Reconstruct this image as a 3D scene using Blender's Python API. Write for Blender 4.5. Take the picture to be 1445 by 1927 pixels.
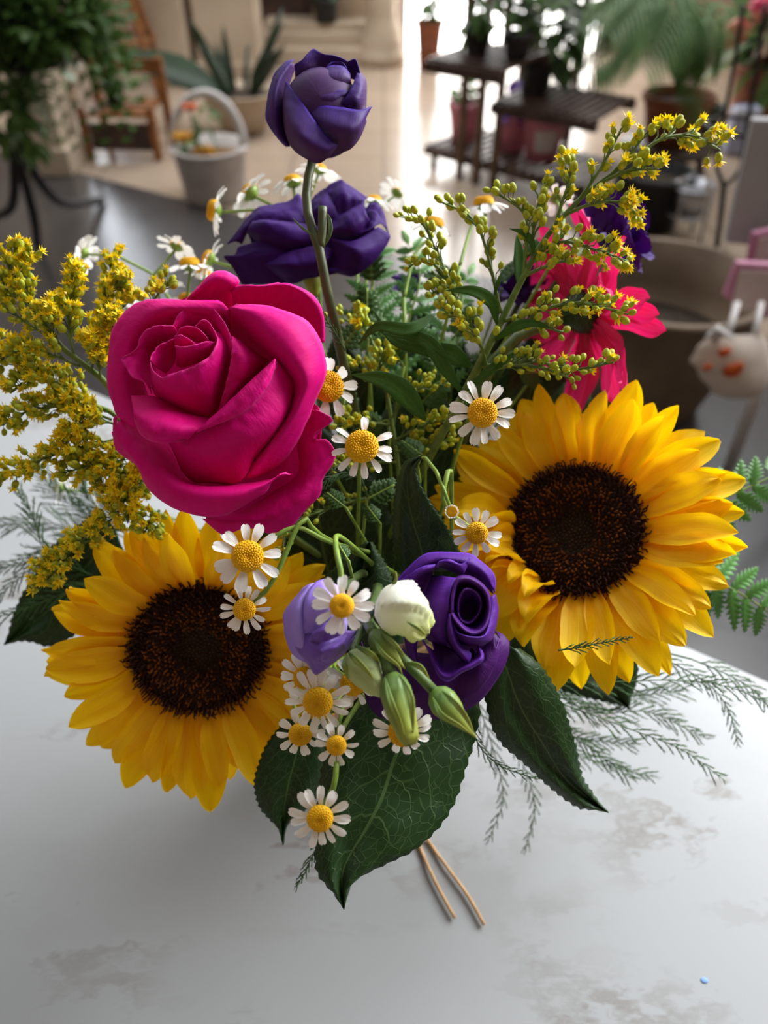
import bpy, math, random
from mathutils import Vector, Matrix, noise
random.seed(11)
for o in list(bpy.data.objects): bpy.data.objects.remove(o)
S = bpy.context.scene; COL = S.collection
rad = math.radians; PI = math.pi
def V3(*a): return Vector(a)
# ------------------------------------------------------------------ camera
PITCH = rad(42.0); F = 1447.0; CX, CY = 722.5, 963.5
EYE = V3(0, 0, 1.26)
RT = V3(1, 0, 0); UP = V3(0, math.sin(PITCH), math.cos(PITCH)); FW = V3(0, math.cos(PITCH), -math.sin(PITCH))
cd = bpy.data.cameras.new('camera'); cam = bpy.data.objects.new('camera', cd); COL.objects.link(cam)
cam.location = EYE; cam.rotation_euler = (PI/2 - PITCH, 0, 0)
cd.sensor_fit = 'VERTICAL'; cd.lens = 26.0; cd.sensor_height = 26.0*1927/F; cd.sensor_width = 36
cd.clip_start = .01
cd.dof.use_dof = True; cd.dof.focus_distance = .325; cd.dof.aperture_fstop = 6.4; cd.dof.aperture_blades = 0
S.camera = cam
# ------------------------------------------------------------------ light
S.view_settings.view_transform = 'Standard'; S.view_settings.look = 'None'
S.view_settings.exposure = 0.22; S.view_settings.gamma = 1.0; S.view_settings.use_curve_mapping = False
w = bpy.data.worlds.new('front_dimmed_sky'); S.world = w; w.use_nodes = True
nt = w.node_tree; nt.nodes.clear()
def N(nt, t, **k):
    n = nt.nodes.new(t)
    for a, b in k.items():
        if a == 'inp':
            for i, v in b.items(): n.inputs[i].default_value = v
        else: setattr(n, a, b)
    return n
def L(nt, a, b): nt.links.new(a, b)
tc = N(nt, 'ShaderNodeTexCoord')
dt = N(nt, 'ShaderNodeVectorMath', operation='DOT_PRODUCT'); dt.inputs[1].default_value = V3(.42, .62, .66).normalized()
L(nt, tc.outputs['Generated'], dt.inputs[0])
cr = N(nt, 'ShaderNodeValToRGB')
cr.color_ramp.elements[0].position = .0; cr.color_ramp.elements[0].color = (.066, .054, .042, 1)  # dim, warm camera side stands in for shade and bounce of someone there
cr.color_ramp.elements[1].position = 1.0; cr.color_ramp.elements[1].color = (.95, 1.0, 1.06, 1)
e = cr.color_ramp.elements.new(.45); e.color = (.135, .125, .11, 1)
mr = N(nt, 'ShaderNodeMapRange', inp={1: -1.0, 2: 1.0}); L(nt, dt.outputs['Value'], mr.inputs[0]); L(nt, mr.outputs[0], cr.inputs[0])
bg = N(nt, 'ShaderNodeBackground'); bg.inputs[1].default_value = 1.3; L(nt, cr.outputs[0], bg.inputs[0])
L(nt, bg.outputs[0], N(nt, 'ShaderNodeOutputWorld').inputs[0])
# daylight that falls in from the open court, behind and to the right of the table
ld = bpy.data.lights.new('daylight_from_court', 'AREA'); lo = bpy.data.objects.new('daylight_from_court', ld); COL.objects.link(lo)
ld.shape = 'RECTANGLE'; ld.size = 1.5; ld.size_y = 1.1; ld.energy = 24; ld.spread = rad(80); ld.color = (.97, 1, 1.02)
lo.location = (1.45, 1.3, 1.95)
lo.rotation_euler = (V3(0, .3, .9) - V3(*lo.location)).to_track_quat('-Z', 'Y').to_euler()

ld2 = bpy.data.lights.new('background_fill_light', 'AREA'); lo2 = bpy.data.objects.new('background_fill_light', ld2); COL.objects.link(lo2)
ld2.shape = 'RECTANGLE'; ld2.size = 5.0; ld2.size_y = 2.6; ld2.energy = 105; ld2.color = (1, .99, .97); lo2.location = (.3, 4.7, 3.15)  # unseen overhead light added to brighten the shop behind
# ------------------------------------------------------------------ placing helpers
def P(x, y, d): return EYE + (FW + RT*((x-CX)/F) - UP*((y-CY)/F))*d          # a point at depth d along the view axis
def ray(x, y): return FW + RT*((x-CX)/F) - UP*((y-CY)/F)
def PZ(x, y, z=0.0):                                                          # where the sight line meets height z
    r = ray(x, y); return EYE + r*((z-EYE.z)/r.z)
def PY(x, y, Y): r = ray(x, y); return EYE + r*(Y/r.y)
def camdir(a, b, c): return (RT*a + UP*b - FW*c).normalized()
def cr_pt(p0, p1, p2, p3, t):
    return ((p1*2) + (p2-p0)*t + (p0*2-p1*5+p2*4-p3)*t*t + (p1*3-p0-p2*3+p3)*t*t*t)*.5
def cat(pts, n):                                                              # Catmull-Rom through pts, n samples, by chord length
    pts = [Vector(p) for p in pts]
    if len(pts) == 1: return [pts[0].copy() for _ in range(n)]
    acc = [0.0]
    for a, b in zip(pts, pts[1:]): acc.append(acc[-1] + max((b-a).length, 1e-9))
    out = []; k = 0; m = len(pts)-1
    for i in range(n):
        s = acc[-1]*i/(n-1)
        while k < m-1 and s > acc[k+1]: k += 1
        t = (s-acc[k])/(acc[k+1]-acc[k]); t = min(max(t, 0), 1)
        p1, p2 = pts[k], pts[k+1]
        p0 = pts[k-1] if k > 0 else p1*2-p2
        p3 = pts[k+2] if k+2 <= m else p2*2-p1
        out.append(cr_pt(p0, p1, p2, p3, t))
    return out
def lerp1(tab, t):
    for (a, va), (b, vb) in zip(tab, tab[1:]):
        if t <= b: f = (t-a)/(b-a); return va + (vb-va)*f
    return tab[-1][1]
def frames(pts):                                                              # tangents and a side/normal pair along a path
    out = []; up = None
    for i, p in enumerate(pts):
        t = (pts[min(i+1, len(pts)-1)] - pts[max(i-1, 0)]).normalized()
        if up is None:
            up = t.orthogonal().normalized()
        up = (up - t*up.dot(t))
        up = up.normalized() if up.length > 1e-6 else t.orthogonal().normalized()
        out.append((t, up, t.cross(up)))
    return out
class MB:
    def __init__(s): s.v = []; s.f = []; s.uv = []; s.m = []; s.mi = 0
    def add(s, vs, fs, uvs=None, M=None, mi=None):
        b = len(s.v)
        s.v += [M @ Vector(p) for p in vs] if M else [Vector(p) for p in vs]
        s.uv += uvs if uvs else [(0, 0)]*len(vs)
        s.f += [tuple(i+b for i in f) for f in fs]; s.m += [s.mi if mi is None else mi]*len(fs)
        return s
    def grid(s, rows, M=None, close=False, mi=None):
        nv, nu = len(rows), len(rows[0])
        vs = [p for r in rows for p in r]
        uv = [(i/max(nu-1, 1), j/max(nv-1, 1)) for j in range(nv) for i in range(nu)]
        fs = []
        for j in range(nv-1):
            for i in range(nu if close else nu-1):
                k = (i+1) % nu
                fs.append((j*nu+i, j*nu+k, (j+1)*nu+k, (j+1)*nu+i))
        return s.add(vs, fs, uv, M, mi)
    def box(s, c, d, M=None, mi=None, rz=0):
        x, y, z = d[0]/2, d[1]/2, d[2]/2
        vs = [(a*x, b*y, e*z) for e in (-1, 1) for b in (-1, 1) for a in (-1, 1)]
        T = Matrix.Translation(Vector(c)) @ Matrix.Rotation(rz, 4, 'Z')
        if M: T = M @ T
        return s.add(vs, [(0, 2, 3, 1), (4, 5, 7, 6), (0, 1, 5, 4), (2, 6, 7, 3), (0, 4, 6, 2), (1, 3, 7, 5)], None, T, mi)
    def tube(s, pts, r, n=8, caps=True, mi=None, M=None):
        pts = [Vector(p) for p in pts]; fr = frames(pts)
        rows = []
        for i, p in enumerate(pts):
            q = r(i/(len(pts)-1)) if callable(r) else (r[i] if isinstance(r, (list, tuple)) else r)
            t, a, b = fr[i]
            rows.append([p + a*(math.cos(2*PI*k/n)*q) + b*(math.sin(2*PI*k/n)*q) for k in range(n)])
        base = len(s.v); s.grid(rows, M, True, mi)
        if caps:
            nn = len(rows)
            s.f += [tuple(base+k for k in range(n))[::-1], tuple(base+(nn-1)*n+k for k in range(n))]; s.m += [s.mi if mi is None else mi]*2
        return s
    def lathe(s, prof, n=32, M=None, mi=None):
        rows = [[V3(r*math.cos(2*PI*k/n), r*math.sin(2*PI*k/n), z) for k in range(n)] for r, z in prof]
        return s.grid(rows, M, True, mi)
    def ell(s, c, rx, ry=None, rz=None, n=10, M=None, mi=None):
        ry = ry or rx; rz = rz or rx
        rows = [[V3(c[0]+rx*math.sin(PI*j/n)*math.cos(2*PI*k/(2*n)), c[1]+ry*math.sin(PI*j/n)*math.sin(2*PI*k/(2*n)), c[2]-rz*math.cos(PI*j/n)) for k in range(2*n)] for j in range(n+1)]
        return s.grid(rows, M, True, mi)
    def mesh(s, name, mats, smooth=True):
        me = bpy.data.meshes.new(name); me.from_pydata([tuple(p) for p in s.v], [], s.f)
        for m in (mats if isinstance(mats, (list, tuple)) else [mats]): me.materials.append(m)
        uvl = me.uv_layers.new(name='UVMap')
        for l in me.loops: uvl.data[l.index].uv = s.uv[l.vertex_index]
        for p, mi in zip(me.polygons, s.m): p.material_index = mi; p.use_smooth = smooth
        me.update(); return me
    def build(s, name, mats, parent=None, smooth=True, thick=0, sub=0, bevel=0):
        o = bpy.data.objects.new(name, s.mesh(name, mats, smooth)); COL.objects.link(o)
        if parent is not None: attach(o, parent)
        if bevel:
            m = o.modifiers.new('bevel', 'BEVEL'); m.width = bevel; m.segments = 2; m.limit_method = 'ANGLE'
        if sub: m = o.modifiers.new('sub', 'SUBSURF'); m.levels = sub; m.render_levels = sub
        if thick: m = o.modifiers.new('solid', 'SOLIDIFY'); m.thickness = thick; m.offset = 0
        return o
def wmat(o):                                                                  # world matrix without a depsgraph update
    m = o.matrix_basis.copy()
    return wmat(o.parent) @ o.matrix_parent_inverse @ m if o.parent else m
def attach(o, parent): o.parent = parent; o.matrix_parent_inverse = wmat(parent).inverted()
def tag(o, label, cat, group=None, kind=None):
    o['label'] = label; o['category'] = cat
    if group: o['group'] = group
    if kind: o['kind'] = kind
    return o
def thing(name, loc, label, cat, group=None, M=None):
    o = bpy.data.objects.new(name, None); COL.objects.link(o); o.empty_display_size = .02
    o.matrix_basis = M if M is not None else Matrix.Translation(Vector(loc))
    return tag(o, label, cat, group)
def inst(name, me, parent, M):                                                # a part that shares mesh data, placed in its thing's own space
    o = bpy.data.objects.new(name, me); COL.objects.link(o); o.parent = parent; o.matrix_basis = M; return o
def struct(o): o['kind'] = 'structure'; return o

# ------------------------------------------------------------------ materials
def srgb(r, g, b):
    f = lambda c: (c/255/12.92) if c/255 <= .04045 else ((c/255+.055)/1.055)**2.4
    return (f(r), f(g), f(b), 1)
def shade(c, k): return (c[0]*k, c[1]*k, c[2]*k, 1)
def new_mat(name):
    m = bpy.data.materials.new(name); m.use_nodes = True; nt = m.node_tree
    return m, nt, nt.nodes['Principled BSDF']
def translucent(nt, b, colsock, col, amt):
    if amt <= 0: return
    out = [n for n in nt.nodes if n.type == 'OUTPUT_MATERIAL'][0]
    tr = N(nt, 'ShaderNodeBsdfTranslucent'); mx = N(nt, 'ShaderNodeMixShader'); mx.inputs[0].default_value = amt
    if colsock: L(nt, colsock, tr.inputs[0])
    else: tr.inputs[0].default_value = col
    L(nt, b.outputs[0], mx.inputs[1]); L(nt, tr.outputs[0], mx.inputs[2]); L(nt, mx.outputs[0], out.inputs[0])
def mat(name, c1, c2=None, rough=.6, scale=40, bump=0, trans=0, spec=.4, metal=0, coord='Object', stretch=None, emit=0, alpha=1, contrast=(.35, .65)):
    m, nt, b = new_mat(name)
    b.inputs['Roughness'].default_value = rough; b.inputs['Specular IOR Level'].default_value = spec; b.inputs['Metallic'].default_value = metal
    c2 = c2 or shade(c1, .8)
    tc = N(nt, 'ShaderNodeTexCoord'); src = tc.outputs[coord]
    if stretch:
        mp = N(nt, 'ShaderNodeMapping'); mp.inputs['Scale'].default_value = stretch; L(nt, src, mp.inputs[0]); src = mp.outputs[0]
    nz = N(nt, 'ShaderNodeTexNoise', inp={'Scale': scale, 'Detail': 3.0}); L(nt, src, nz.inputs['Vector'])
    r = N(nt, 'ShaderNodeValToRGB'); r.color_ramp.elements[0].color = c1; r.color_ramp.elements[1].color = c2
    r.color_ramp.elements[0].position, r.color_ramp.elements[1].position = contrast
    L(nt, nz.outputs['Fac'], r.inputs[0]); L(nt, r.outputs[0], b.inputs['Base Color'])
    if bump:
        bp = N(nt, 'ShaderNodeBump', inp={'Strength': bump, 'Distance': .002}); L(nt, nz.outputs['Fac'], bp.inputs['Height']); L(nt, bp.outputs[0], b.inputs['Normal'])
    if emit: L(nt, r.outputs[0], b.inputs['Emission Color']); b.inputs['Emission Strength'].default_value = emit
    if alpha < 1: b.inputs['Alpha'].default_value = alpha
    translucent(nt, b, r.outputs[0], c1, trans)
    return m
def M2(nt, op, a, b=None, c=None):
    n = N(nt, 'ShaderNodeMath', operation=op)
    for i, v in enumerate((a, b, c)):
        if v is None: continue
        if isinstance(v, (int, float)): n.inputs[i].default_value = v
        else: L(nt, v, n.inputs[i])
    return n.outputs[0]
def leaf_mat(name, c1, c2, vein, rough=.42, nveins=7, trans=.12, spec=.4, bump=.25, ret=34, slope=1.15):
    m, nt, b = new_mat(name)
    uv = N(nt, 'ShaderNodeTexCoord').outputs['UV']; sp = N(nt, 'ShaderNodeSeparateXYZ'); L(nt, uv, sp.inputs[0])
    nz = N(nt, 'ShaderNodeTexNoise', inp={'Scale': 5.0, 'Detail': 2.0}); L(nt, uv, nz.inputs['Vector'])
    au = M2(nt, 'MULTIPLY', M2(nt, 'ABSOLUTE', M2(nt, 'SUBTRACT', sp.outputs[0], .5)), 2.0)
    mid = M2(nt, 'LESS_THAN', au, .022)
    wob = M2(nt, 'MULTIPLY', M2(nt, 'SUBTRACT', nz.outputs['Fac'], .5), .16)
    q = M2(nt, 'MULTIPLY', M2(nt, 'ADD', M2(nt, 'SUBTRACT', sp.outputs[1], M2(nt, 'MULTIPLY', M2(nt, 'POWER', au, 1.5), slope/nveins*2.2)), wob), nveins)
    side = M2(nt, 'SUBTRACT', 1.0, M2(nt, 'SMOOTH_MIN', M2(nt, 'MULTIPLY', M2(nt, 'ABSOLUTE', M2(nt, 'SUBTRACT', M2(nt, 'FRACT', q), .5)), 26), 1.0, .3))
    mp = N(nt, 'ShaderNodeMapping'); mp.inputs['Scale'].default_value = (1, 1.5, 1); L(nt, uv, mp.inputs[0])
    vo = N(nt, 'ShaderNodeTexVoronoi', feature='DISTANCE_TO_EDGE', inp={'Scale': ret/2.4}); L(nt, mp.outputs[0], vo.inputs['Vector'])
    net = M2(nt, 'MULTIPLY', M2(nt, 'SUBTRACT', 1.0, M2(nt, 'MINIMUM', M2(nt, 'MULTIPLY', vo.outputs['Distance'], 22), 1.0)), .45)
    v = M2(nt, 'MAXIMUM', M2(nt, 'MAXIMUM', mid, M2(nt, 'MULTIPLY', side, .8)), net)
    r = N(nt, 'ShaderNodeMix', data_type='RGBA'); r.inputs['A'].default_value = c1; r.inputs['B'].default_value = c2; L(nt, nz.outputs['Fac'], r.inputs['Factor'])
    r2 = N(nt, 'ShaderNodeMix', data_type='RGBA'); r2.inputs['B'].default_value = vein; L(nt, r.outputs['Result'], r2.inputs['A']); L(nt, v, r2.inputs['Factor'])
    L(nt, r2.outputs['Result'], b.inputs['Base Color'])
    bp = N(nt, 'ShaderNodeBump', inp={'Strength': bump, 'Distance': .0006}); L(nt, v, bp.inputs['Height']); L(nt, bp.outputs[0], b.inputs['Normal'])
    b.inputs['Roughness'].default_value = rough; b.inputs['Specular IOR Level'].default_value = spec
    translucent(nt, b, r2.outputs['Result'], c1, trans)
    return m
def petal_mat(name, base, tip, streak, k=.5, su=26, sv=1.6, rough=.55, trans=.25, spec=.25, bump=.3, sheen=0, lo=.0, hi=.35, edge=None):
    m, nt, b = new_mat(name)
    uv = N(nt, 'ShaderNodeTexCoord').outputs['UV']; sp = N(nt, 'ShaderNodeSeparateXYZ'); L(nt, uv, sp.inputs[0])
    g = N(nt, 'ShaderNodeMapRange', inp={1: lo, 2: hi}); L(nt, sp.outputs[1], g.inputs[0])
    r = N(nt, 'ShaderNodeMix', data_type='RGBA'); r.inputs['A'].default_value = base; r.inputs['B'].default_value = tip; L(nt, g.outputs[0], r.inputs['Factor'])
    mp = N(nt, 'ShaderNodeMapping'); mp.inputs['Scale'].default_value = (su, sv, 1); L(nt, uv, mp.inputs[0])
    nz = N(nt, 'ShaderNodeTexNoise', inp={'Scale': 1.0, 'Detail': 3.0, 'Roughness': .6}); L(nt, mp.outputs[0], nz.inputs['Vector'])
    f = M2(nt, 'MULTIPLY', M2(nt, 'MULTIPLY', M2(nt, 'SUBTRACT', nz.outputs['Fac'], .38), 2.6), k); f2 = N(nt, 'ShaderNodeClamp'); L(nt, f, f2.inputs[0])
    r2 = N(nt, 'ShaderNodeMix', data_type='RGBA'); r2.inputs['B'].default_value = streak; L(nt, r.outputs['Result'], r2.inputs['A']); L(nt, f2.outputs[0], r2.inputs['Factor'])
    col = r2.outputs['Result']
    if edge:
        ge = N(nt, 'ShaderNodeMapRange', inp={1: .94, 2: 1.0}); L(nt, sp.outputs[1], ge.inputs[0])
        r3 = N(nt, 'ShaderNodeMix', data_type='RGBA'); r3.inputs['B'].default_value = edge; L(nt, col, r3.inputs['A']); L(nt, ge.outputs[0], r3.inputs['Factor']); col = r3.outputs['Result']
    L(nt, col, b.inputs['Base Color'])
    bp = N(nt, 'ShaderNodeBump', inp={'Strength': bump, 'Distance': .0008}); L(nt, nz.outputs['Fac'], bp.inputs['Height']); L(nt, bp.outputs[0], b.inputs['Normal'])
    b.inputs['Roughness'].default_value = rough; b.inputs['Specular IOR Level'].default_value = spec
    if sheen: b.inputs['Sheen Weight'].default_value = sheen; b.inputs['Sheen Roughness'].default_value = .4
    translucent(nt, b, col, base, trans)
    return m
# ------------------------------------------------------------------ the room
def tile_mat(name, c1, c2, rough, ts=.45, ang=0.0, var=.12):
    m, nt, b = new_mat(name)
    tc = N(nt, 'ShaderNodeTexCoord'); mp = N(nt, 'ShaderNodeMapping'); mp.inputs['Rotation'].default_value = (0, 0, ang); L(nt, tc.outputs['Object'], mp.inputs[0])
    br = N(nt, 'ShaderNodeTexBrick', inp={'Color1': c1, 'Color2': c2, 'Mortar': shade(c1, .55), 'Scale': 1.0, 'Mortar Size': .006, 'Brick Width': ts, 'Row Height': ts})
    br.offset = 0; L(nt, mp.outputs[0], br.inputs['Vector'])
    nz = N(nt, 'ShaderNodeTexNoise', inp={'Scale': 3.0, 'Detail': 4.0}); L(nt, mp.outputs[0], nz.inputs['Vector'])
    mx = N(nt, 'ShaderNodeMix', data_type='RGBA', blend_type='MULTIPLY'); mx.inputs['Factor'].default_value = 1
    k = N(nt, 'ShaderNodeMapRange', inp={1: .3, 2: .7, 3: 1-var, 4: 1.0}); L(nt, nz.outputs['Fac'], k.inputs[0])
    L(nt, br.outputs['Color'], mx.inputs['A']); L(nt, k.outputs[0], mx.inputs['B']); L(nt, mx.outputs['Result'], b.inputs['Base Color'])
    bp = N(nt, 'ShaderNodeBump', inp={'Strength': .12, 'Distance': .01}); L(nt, nz.outputs['Fac'], bp.inputs['Height']); L(nt, bp.outputs[0], b.inputs['Normal'])
    b.inputs['Roughness'].default_value = rough; b.inputs['Specular IOR Level'].default_value = .6
    return m
m_beige = tile_mat('beige_tile', srgb(176, 158, 140), srgb(168, 150, 132), .2)
m_grey = tile_mat('grey_tile', srgb(70, 67, 66), srgb(64, 61, 61), .26, .6, .3)
m_plaster = mat('plaster', srgb(196, 180, 160), srgb(176, 160, 140), .8, 3)
m_plaster2 = mat('plaster_wall', srgb(185, 168, 148), srgb(170, 150, 130), .8, 2)
XL, XR, YB, YF, ZT = -3.6, 3.6, 6.35, -1.3, 3.2
A0, B0 = PZ(138, 322), PZ(363, 380)
def lineY(x): t = (x-A0.x)/(B0.x-A0.x); return A0.y + (B0.y-A0.y)*t
ya, yb = lineY(XL), lineY(XR)
for nm, pts, m in (('floor', [(XL, ya), (XR, yb), (XR, YB+.6), (XL, YB+.6)], m_beige), ('floor_2', [(XL, YF), (XR, YF), (XR, yb), (XL, ya)], m_grey)):
    vs = [(x, y, -.12) for x, y in pts] + [(x, y, 0) for x, y in pts]
    struct(MB().add(vs, [(3, 2, 1, 0), (4, 5, 6, 7), (0, 1, 5, 4), (1, 2, 6, 5), (2, 3, 7, 6), (3, 0, 4, 7)]).build(nm, m, smooth=False))
def wall(name, c, d, m=m_plaster2): return struct(MB().box(c, d).build(name, m, smooth=False))
wall('wall_left', (XL-.1, (YF+YB)/2, ZT/2), (.2, YB-YF, ZT)); wall('wall_right', (XR+.1, (YF+YB)/2, ZT/2), (.2, YB-YF, ZT))
wall('wall_front', (0, YF-.1, ZT/2), (XR-XL+.4, .2, ZT))
struct(MB().box((0, (YF+.1)/2-.1, ZT+.1), (XR-XL+.4, .5-YF, .2)).build('ceiling', m_plaster2, smooth=False))
# back wall with the bright glazed opening (x .12..1.75) and the dark doorway on the left of it
WX0, WX1, DX0, DX1 = .1, 1.6, -1.0, -.5
mb = MB()
for x0, x1, z0, z1 in ((XL, -2.6, 0, ZT), (-2.6, -1.9, 0, .75), (-2.6, -1.9, 2.2, ZT), (-1.9, DX0, 0, ZT), (DX0, DX1, 2.1, ZT), (DX1, WX0, 0, ZT), (WX0, WX1, 2.6, ZT), (WX1, XR, 0, ZT)):
    mb.box(((x0+x1)/2, YB+.1, (z0+z1)/2), (x1-x0, .2, z1-z0))
struct(mb.build('wall_back', m_plaster2, smooth=False))
def glow(name, col, k):
    m, nt, b = new_mat(name); b.inputs['Base Color'].default_value = col; b.inputs['Emission Color'].default_value = col; b.inputs['Emission Strength'].default_value = k; return m
m_day = glow('daylit_glass', (1, .985, .97, 1), 6.5); m_day2 = glow('daylit_glass_cool', (.86, .92, 1, 1), 5.5)
m_dark = mat('dark_wood', srgb(84, 62, 54), srgb(58, 44, 40), .5, 20)
m_wood = mat('orange_wood', srgb(150, 96, 48), srgb(110, 66, 30), .5, 12, stretch=(1, 1, 8))
m_iron = mat('black_iron', srgb(30, 30, 32), srgb(22, 22, 24), .5, 40)
m_white = mat('white_paint', srgb(205, 200, 198), srgb(190, 184, 182), .5, 20)
win = struct(MB().box(((WX0+WX1)/2, YB+.12, 1.3), (WX1-WX0, .02, 2.6)).build('window_1', m_day, smooth=False))
fr = MB()
for x in (WX0+.03, (WX0+WX1)/2+.25, WX1-.03): fr.box((x, YB+.07, 1.3), (.06, .06, 2.6))
fr.box(((WX0+WX1)/2, YB+.07, 2.57), (WX1-WX0, .06, .06)); fr.build('window_frame', m_white, win, smooth=False)
win2 = struct(MB().box((-2.25, YB+.12, 1.475), (.7, .02, 1.45)).build('window_2', m_day2, smooth=False))
fr = MB()
for x in (-2.57, -1.93): fr.box((x, YB+.06, 1.475), (.06, .06, 1.45))
fr.box((-2.25, YB+.06, .78), (.7, .06, .06)).box((-2.25, YB+.06, 2.17), (.7, .06, .06)); fr.build('window_frame', m_white, win2, smooth=False)
d1 = struct(MB().box(((DX0+DX1)/2, YB+.12, 1.05), (DX1-DX0, .05, 2.1)).build('door_1', m_dark, smooth=False))
fr = MB()
for z in (.5, 1.5): fr.box(((DX0+DX1)/2, YB+.09, z), (DX1-DX0-.14, .03, .7))
fr.build('door_panel', m_dark, d1, smooth=False)
# cream square piers and the round column with its moulded base
def pier(name, x0, x1, yb_, dep, h=2.9):
    a, b = PZ(x0, yb_), PZ(x1, yb_); c = (a+b)/2
    mb = MB().box((c.x, c.y+dep/2, h/2), ((b-a).length, dep, h)).box((c.x, c.y+dep/2, .06), ((b-a).length+.04, dep+.04, .12))
    o = mb.build(name, m_plaster, smooth=False, bevel=.008); return struct(o)
pier('column_1', 300, 362, 162, .3); pier('column_2', 380, 492, 158, .3); pier('column_3', 62, 132, 330, .24, 1.55)
c = PZ(718, 128) + V3(0, .15, 0)
prof = [(q*.68, z) for q, z in [(.0, 0), (.24, 0), (.24, .07), (.21, .09), (.22, .13), (.2, .16), (.19, .2), (.165, .24), (.15, .3), (.145, 1.2), (.14, 2.8), (0, 2.8)]]
struct(MB().lathe(prof, 40, Matrix.Translation(c)).build('column_4', m_plaster))
a = PZ(625, 122)
pl = struct(MB().box((a.x-.08, a.y+.2, .05), (.95, .42, .1)).box((a.x-.08, a.y+.24, .14), (.86, .34, .08)).box((a.x-.08, a.y+.27, .2), (.78, .28, .05)).build('trim_1', m_plaster, smooth=False, bevel=.01))
PLINTH = V3(a.x-.06, a.y+.17, .225)

# ------------------------------------------------------------------ the marble table
def marble():
    m, nt, b = new_mat('white_marble')
    tc = N(nt, 'ShaderNodeTexCoord'); mp = N(nt, 'ShaderNodeMapping'); mp.inputs['Rotation'].default_value = (0, 0, -.5); mp.inputs['Scale'].default_value = (1, 2.1, 1); mp.inputs['Location'].default_value = (.35, .12, 0); L(nt, tc.outputs['Object'], mp.inputs[0])
    wn = N(nt, 'ShaderNodeTexNoise', inp={'Scale': 6.0, 'Detail': 5.0, 'Roughness': .65}); L(nt, mp.outputs[0], wn.inputs['Vector'])
    ad = N(nt, 'ShaderNodeVectorMath', operation='MULTIPLY_ADD'); ad.inputs[1].default_value = (.32, .32, .32); L(nt, wn.outputs['Color'], ad.inputs[0]); L(nt, mp.outputs[0], ad.inputs[2])
    n2 = N(nt, 'ShaderNodeTexNoise', inp={'Scale': 3.4, 'Detail': 7.0, 'Roughness': .6}); L(nt, ad.outputs[0], n2.inputs['Vector'])
    v = M2(nt, 'SUBTRACT', 1.0, M2(nt, 'MINIMUM', M2(nt, 'MULTIPLY', M2(nt, 'ABSOLUTE', M2(nt, 'SUBTRACT', n2.outputs['Fac'], .5)), 26), 1.0))
    n3 = N(nt, 'ShaderNodeTexNoise', inp={'Scale': 4.2, 'Detail': 3.0}); L(nt, mp.outputs[0], n3.inputs['Vector'])
    k = N(nt, 'ShaderNodeMapRange', inp={1: .44, 2: .62, 3: 0.0, 4: .72}); L(nt, n3.outputs['Fac'], k.inputs[0])
    cl = N(nt, 'ShaderNodeMapRange', inp={1: .55, 2: .8, 3: 0.0, 4: .22}); L(nt, n2.outputs['Fac'], cl.inputs[0])
    f = M2(nt, 'MAXIMUM', M2(nt, 'MULTIPLY', v, k.outputs[0]), M2(nt, 'MULTIPLY', cl.outputs[0], k.outputs[0]))
    r = N(nt, 'ShaderNodeMix', data_type='RGBA'); r.inputs['A'].default_value = srgb(150, 152, 153); r.inputs['B'].default_value = srgb(112, 104, 98); L(nt, f, r.inputs['Factor'])
    L(nt, r.outputs['Result'], b.inputs['Base Color']); b.inputs['Roughness'].default_value = .32; b.inputs['Specular IOR Level'].default_value = .35
    return m
TZ = .78
T0, T1 = PZ(75, 690, TZ), PZ(1395, 1255, TZ)
eu = (T1-T0).normalized(); pu = V3(eu.y, -eu.x, 0); pu = pu if pu.y < 0 else -pu
tab = thing('marble_table', (T0 + eu*.45 + pu*.5).to_tuple()[:2] + (0,), 'white marble table with grey veins under the bouquet', 'table')
def rrect(o, ex, px, r, z, n=12):
    out = []
    for (a, b, s) in ((0, 0, 180), (ex, 0, 270), (ex, px, 0), (0, px, 90)):
        cx = a + (r if a == 0 else -r); cy = b + (r if b == 0 else -r)
        for k in range(n+1):
            t = rad(s + 90*k/n); out.append(o + eu*(cx + r*math.cos(t)) + pu*(cy + r*math.sin(t)) + V3(0, 0, z))
    return out
TO = V3(T0.x, T0.y, 0) - eu*.07
EX, PX = 1.35, .95
rows = [rrect(TO + eu*i + pu*i, EX-2*i, PX-2*i, .07-i, z) for i, z in ((.004, TZ-.035), (0, TZ-.03), (0, TZ-.004), (.004, TZ))]
mb = MB().grid(rows, None, True); n = len(rows[0])
mb.f += [tuple(range(n))[::-1], tuple(range(3*n, 4*n))]; mb.m += [0, 0]
o = mb.build('tabletop', marble(), tab, smooth=False)
for a in (.16, EX-.16):
    for b in (.16, PX-.16):
        q = TO + eu*a + pu*b
        MB().tube([q+V3(0, 0, 0), q+V3(0, 0, TZ-.034)], .025, 16).build('leg', m_white, tab)
ik = PZ(1325, 1845, TZ)
MB().ell((ik.x, ik.y, TZ+.0002), .0022, .0016, .0003, 5).build('ink_mark', mat('blue_ink', srgb(120, 160, 215), rough=.8), tab)
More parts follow.
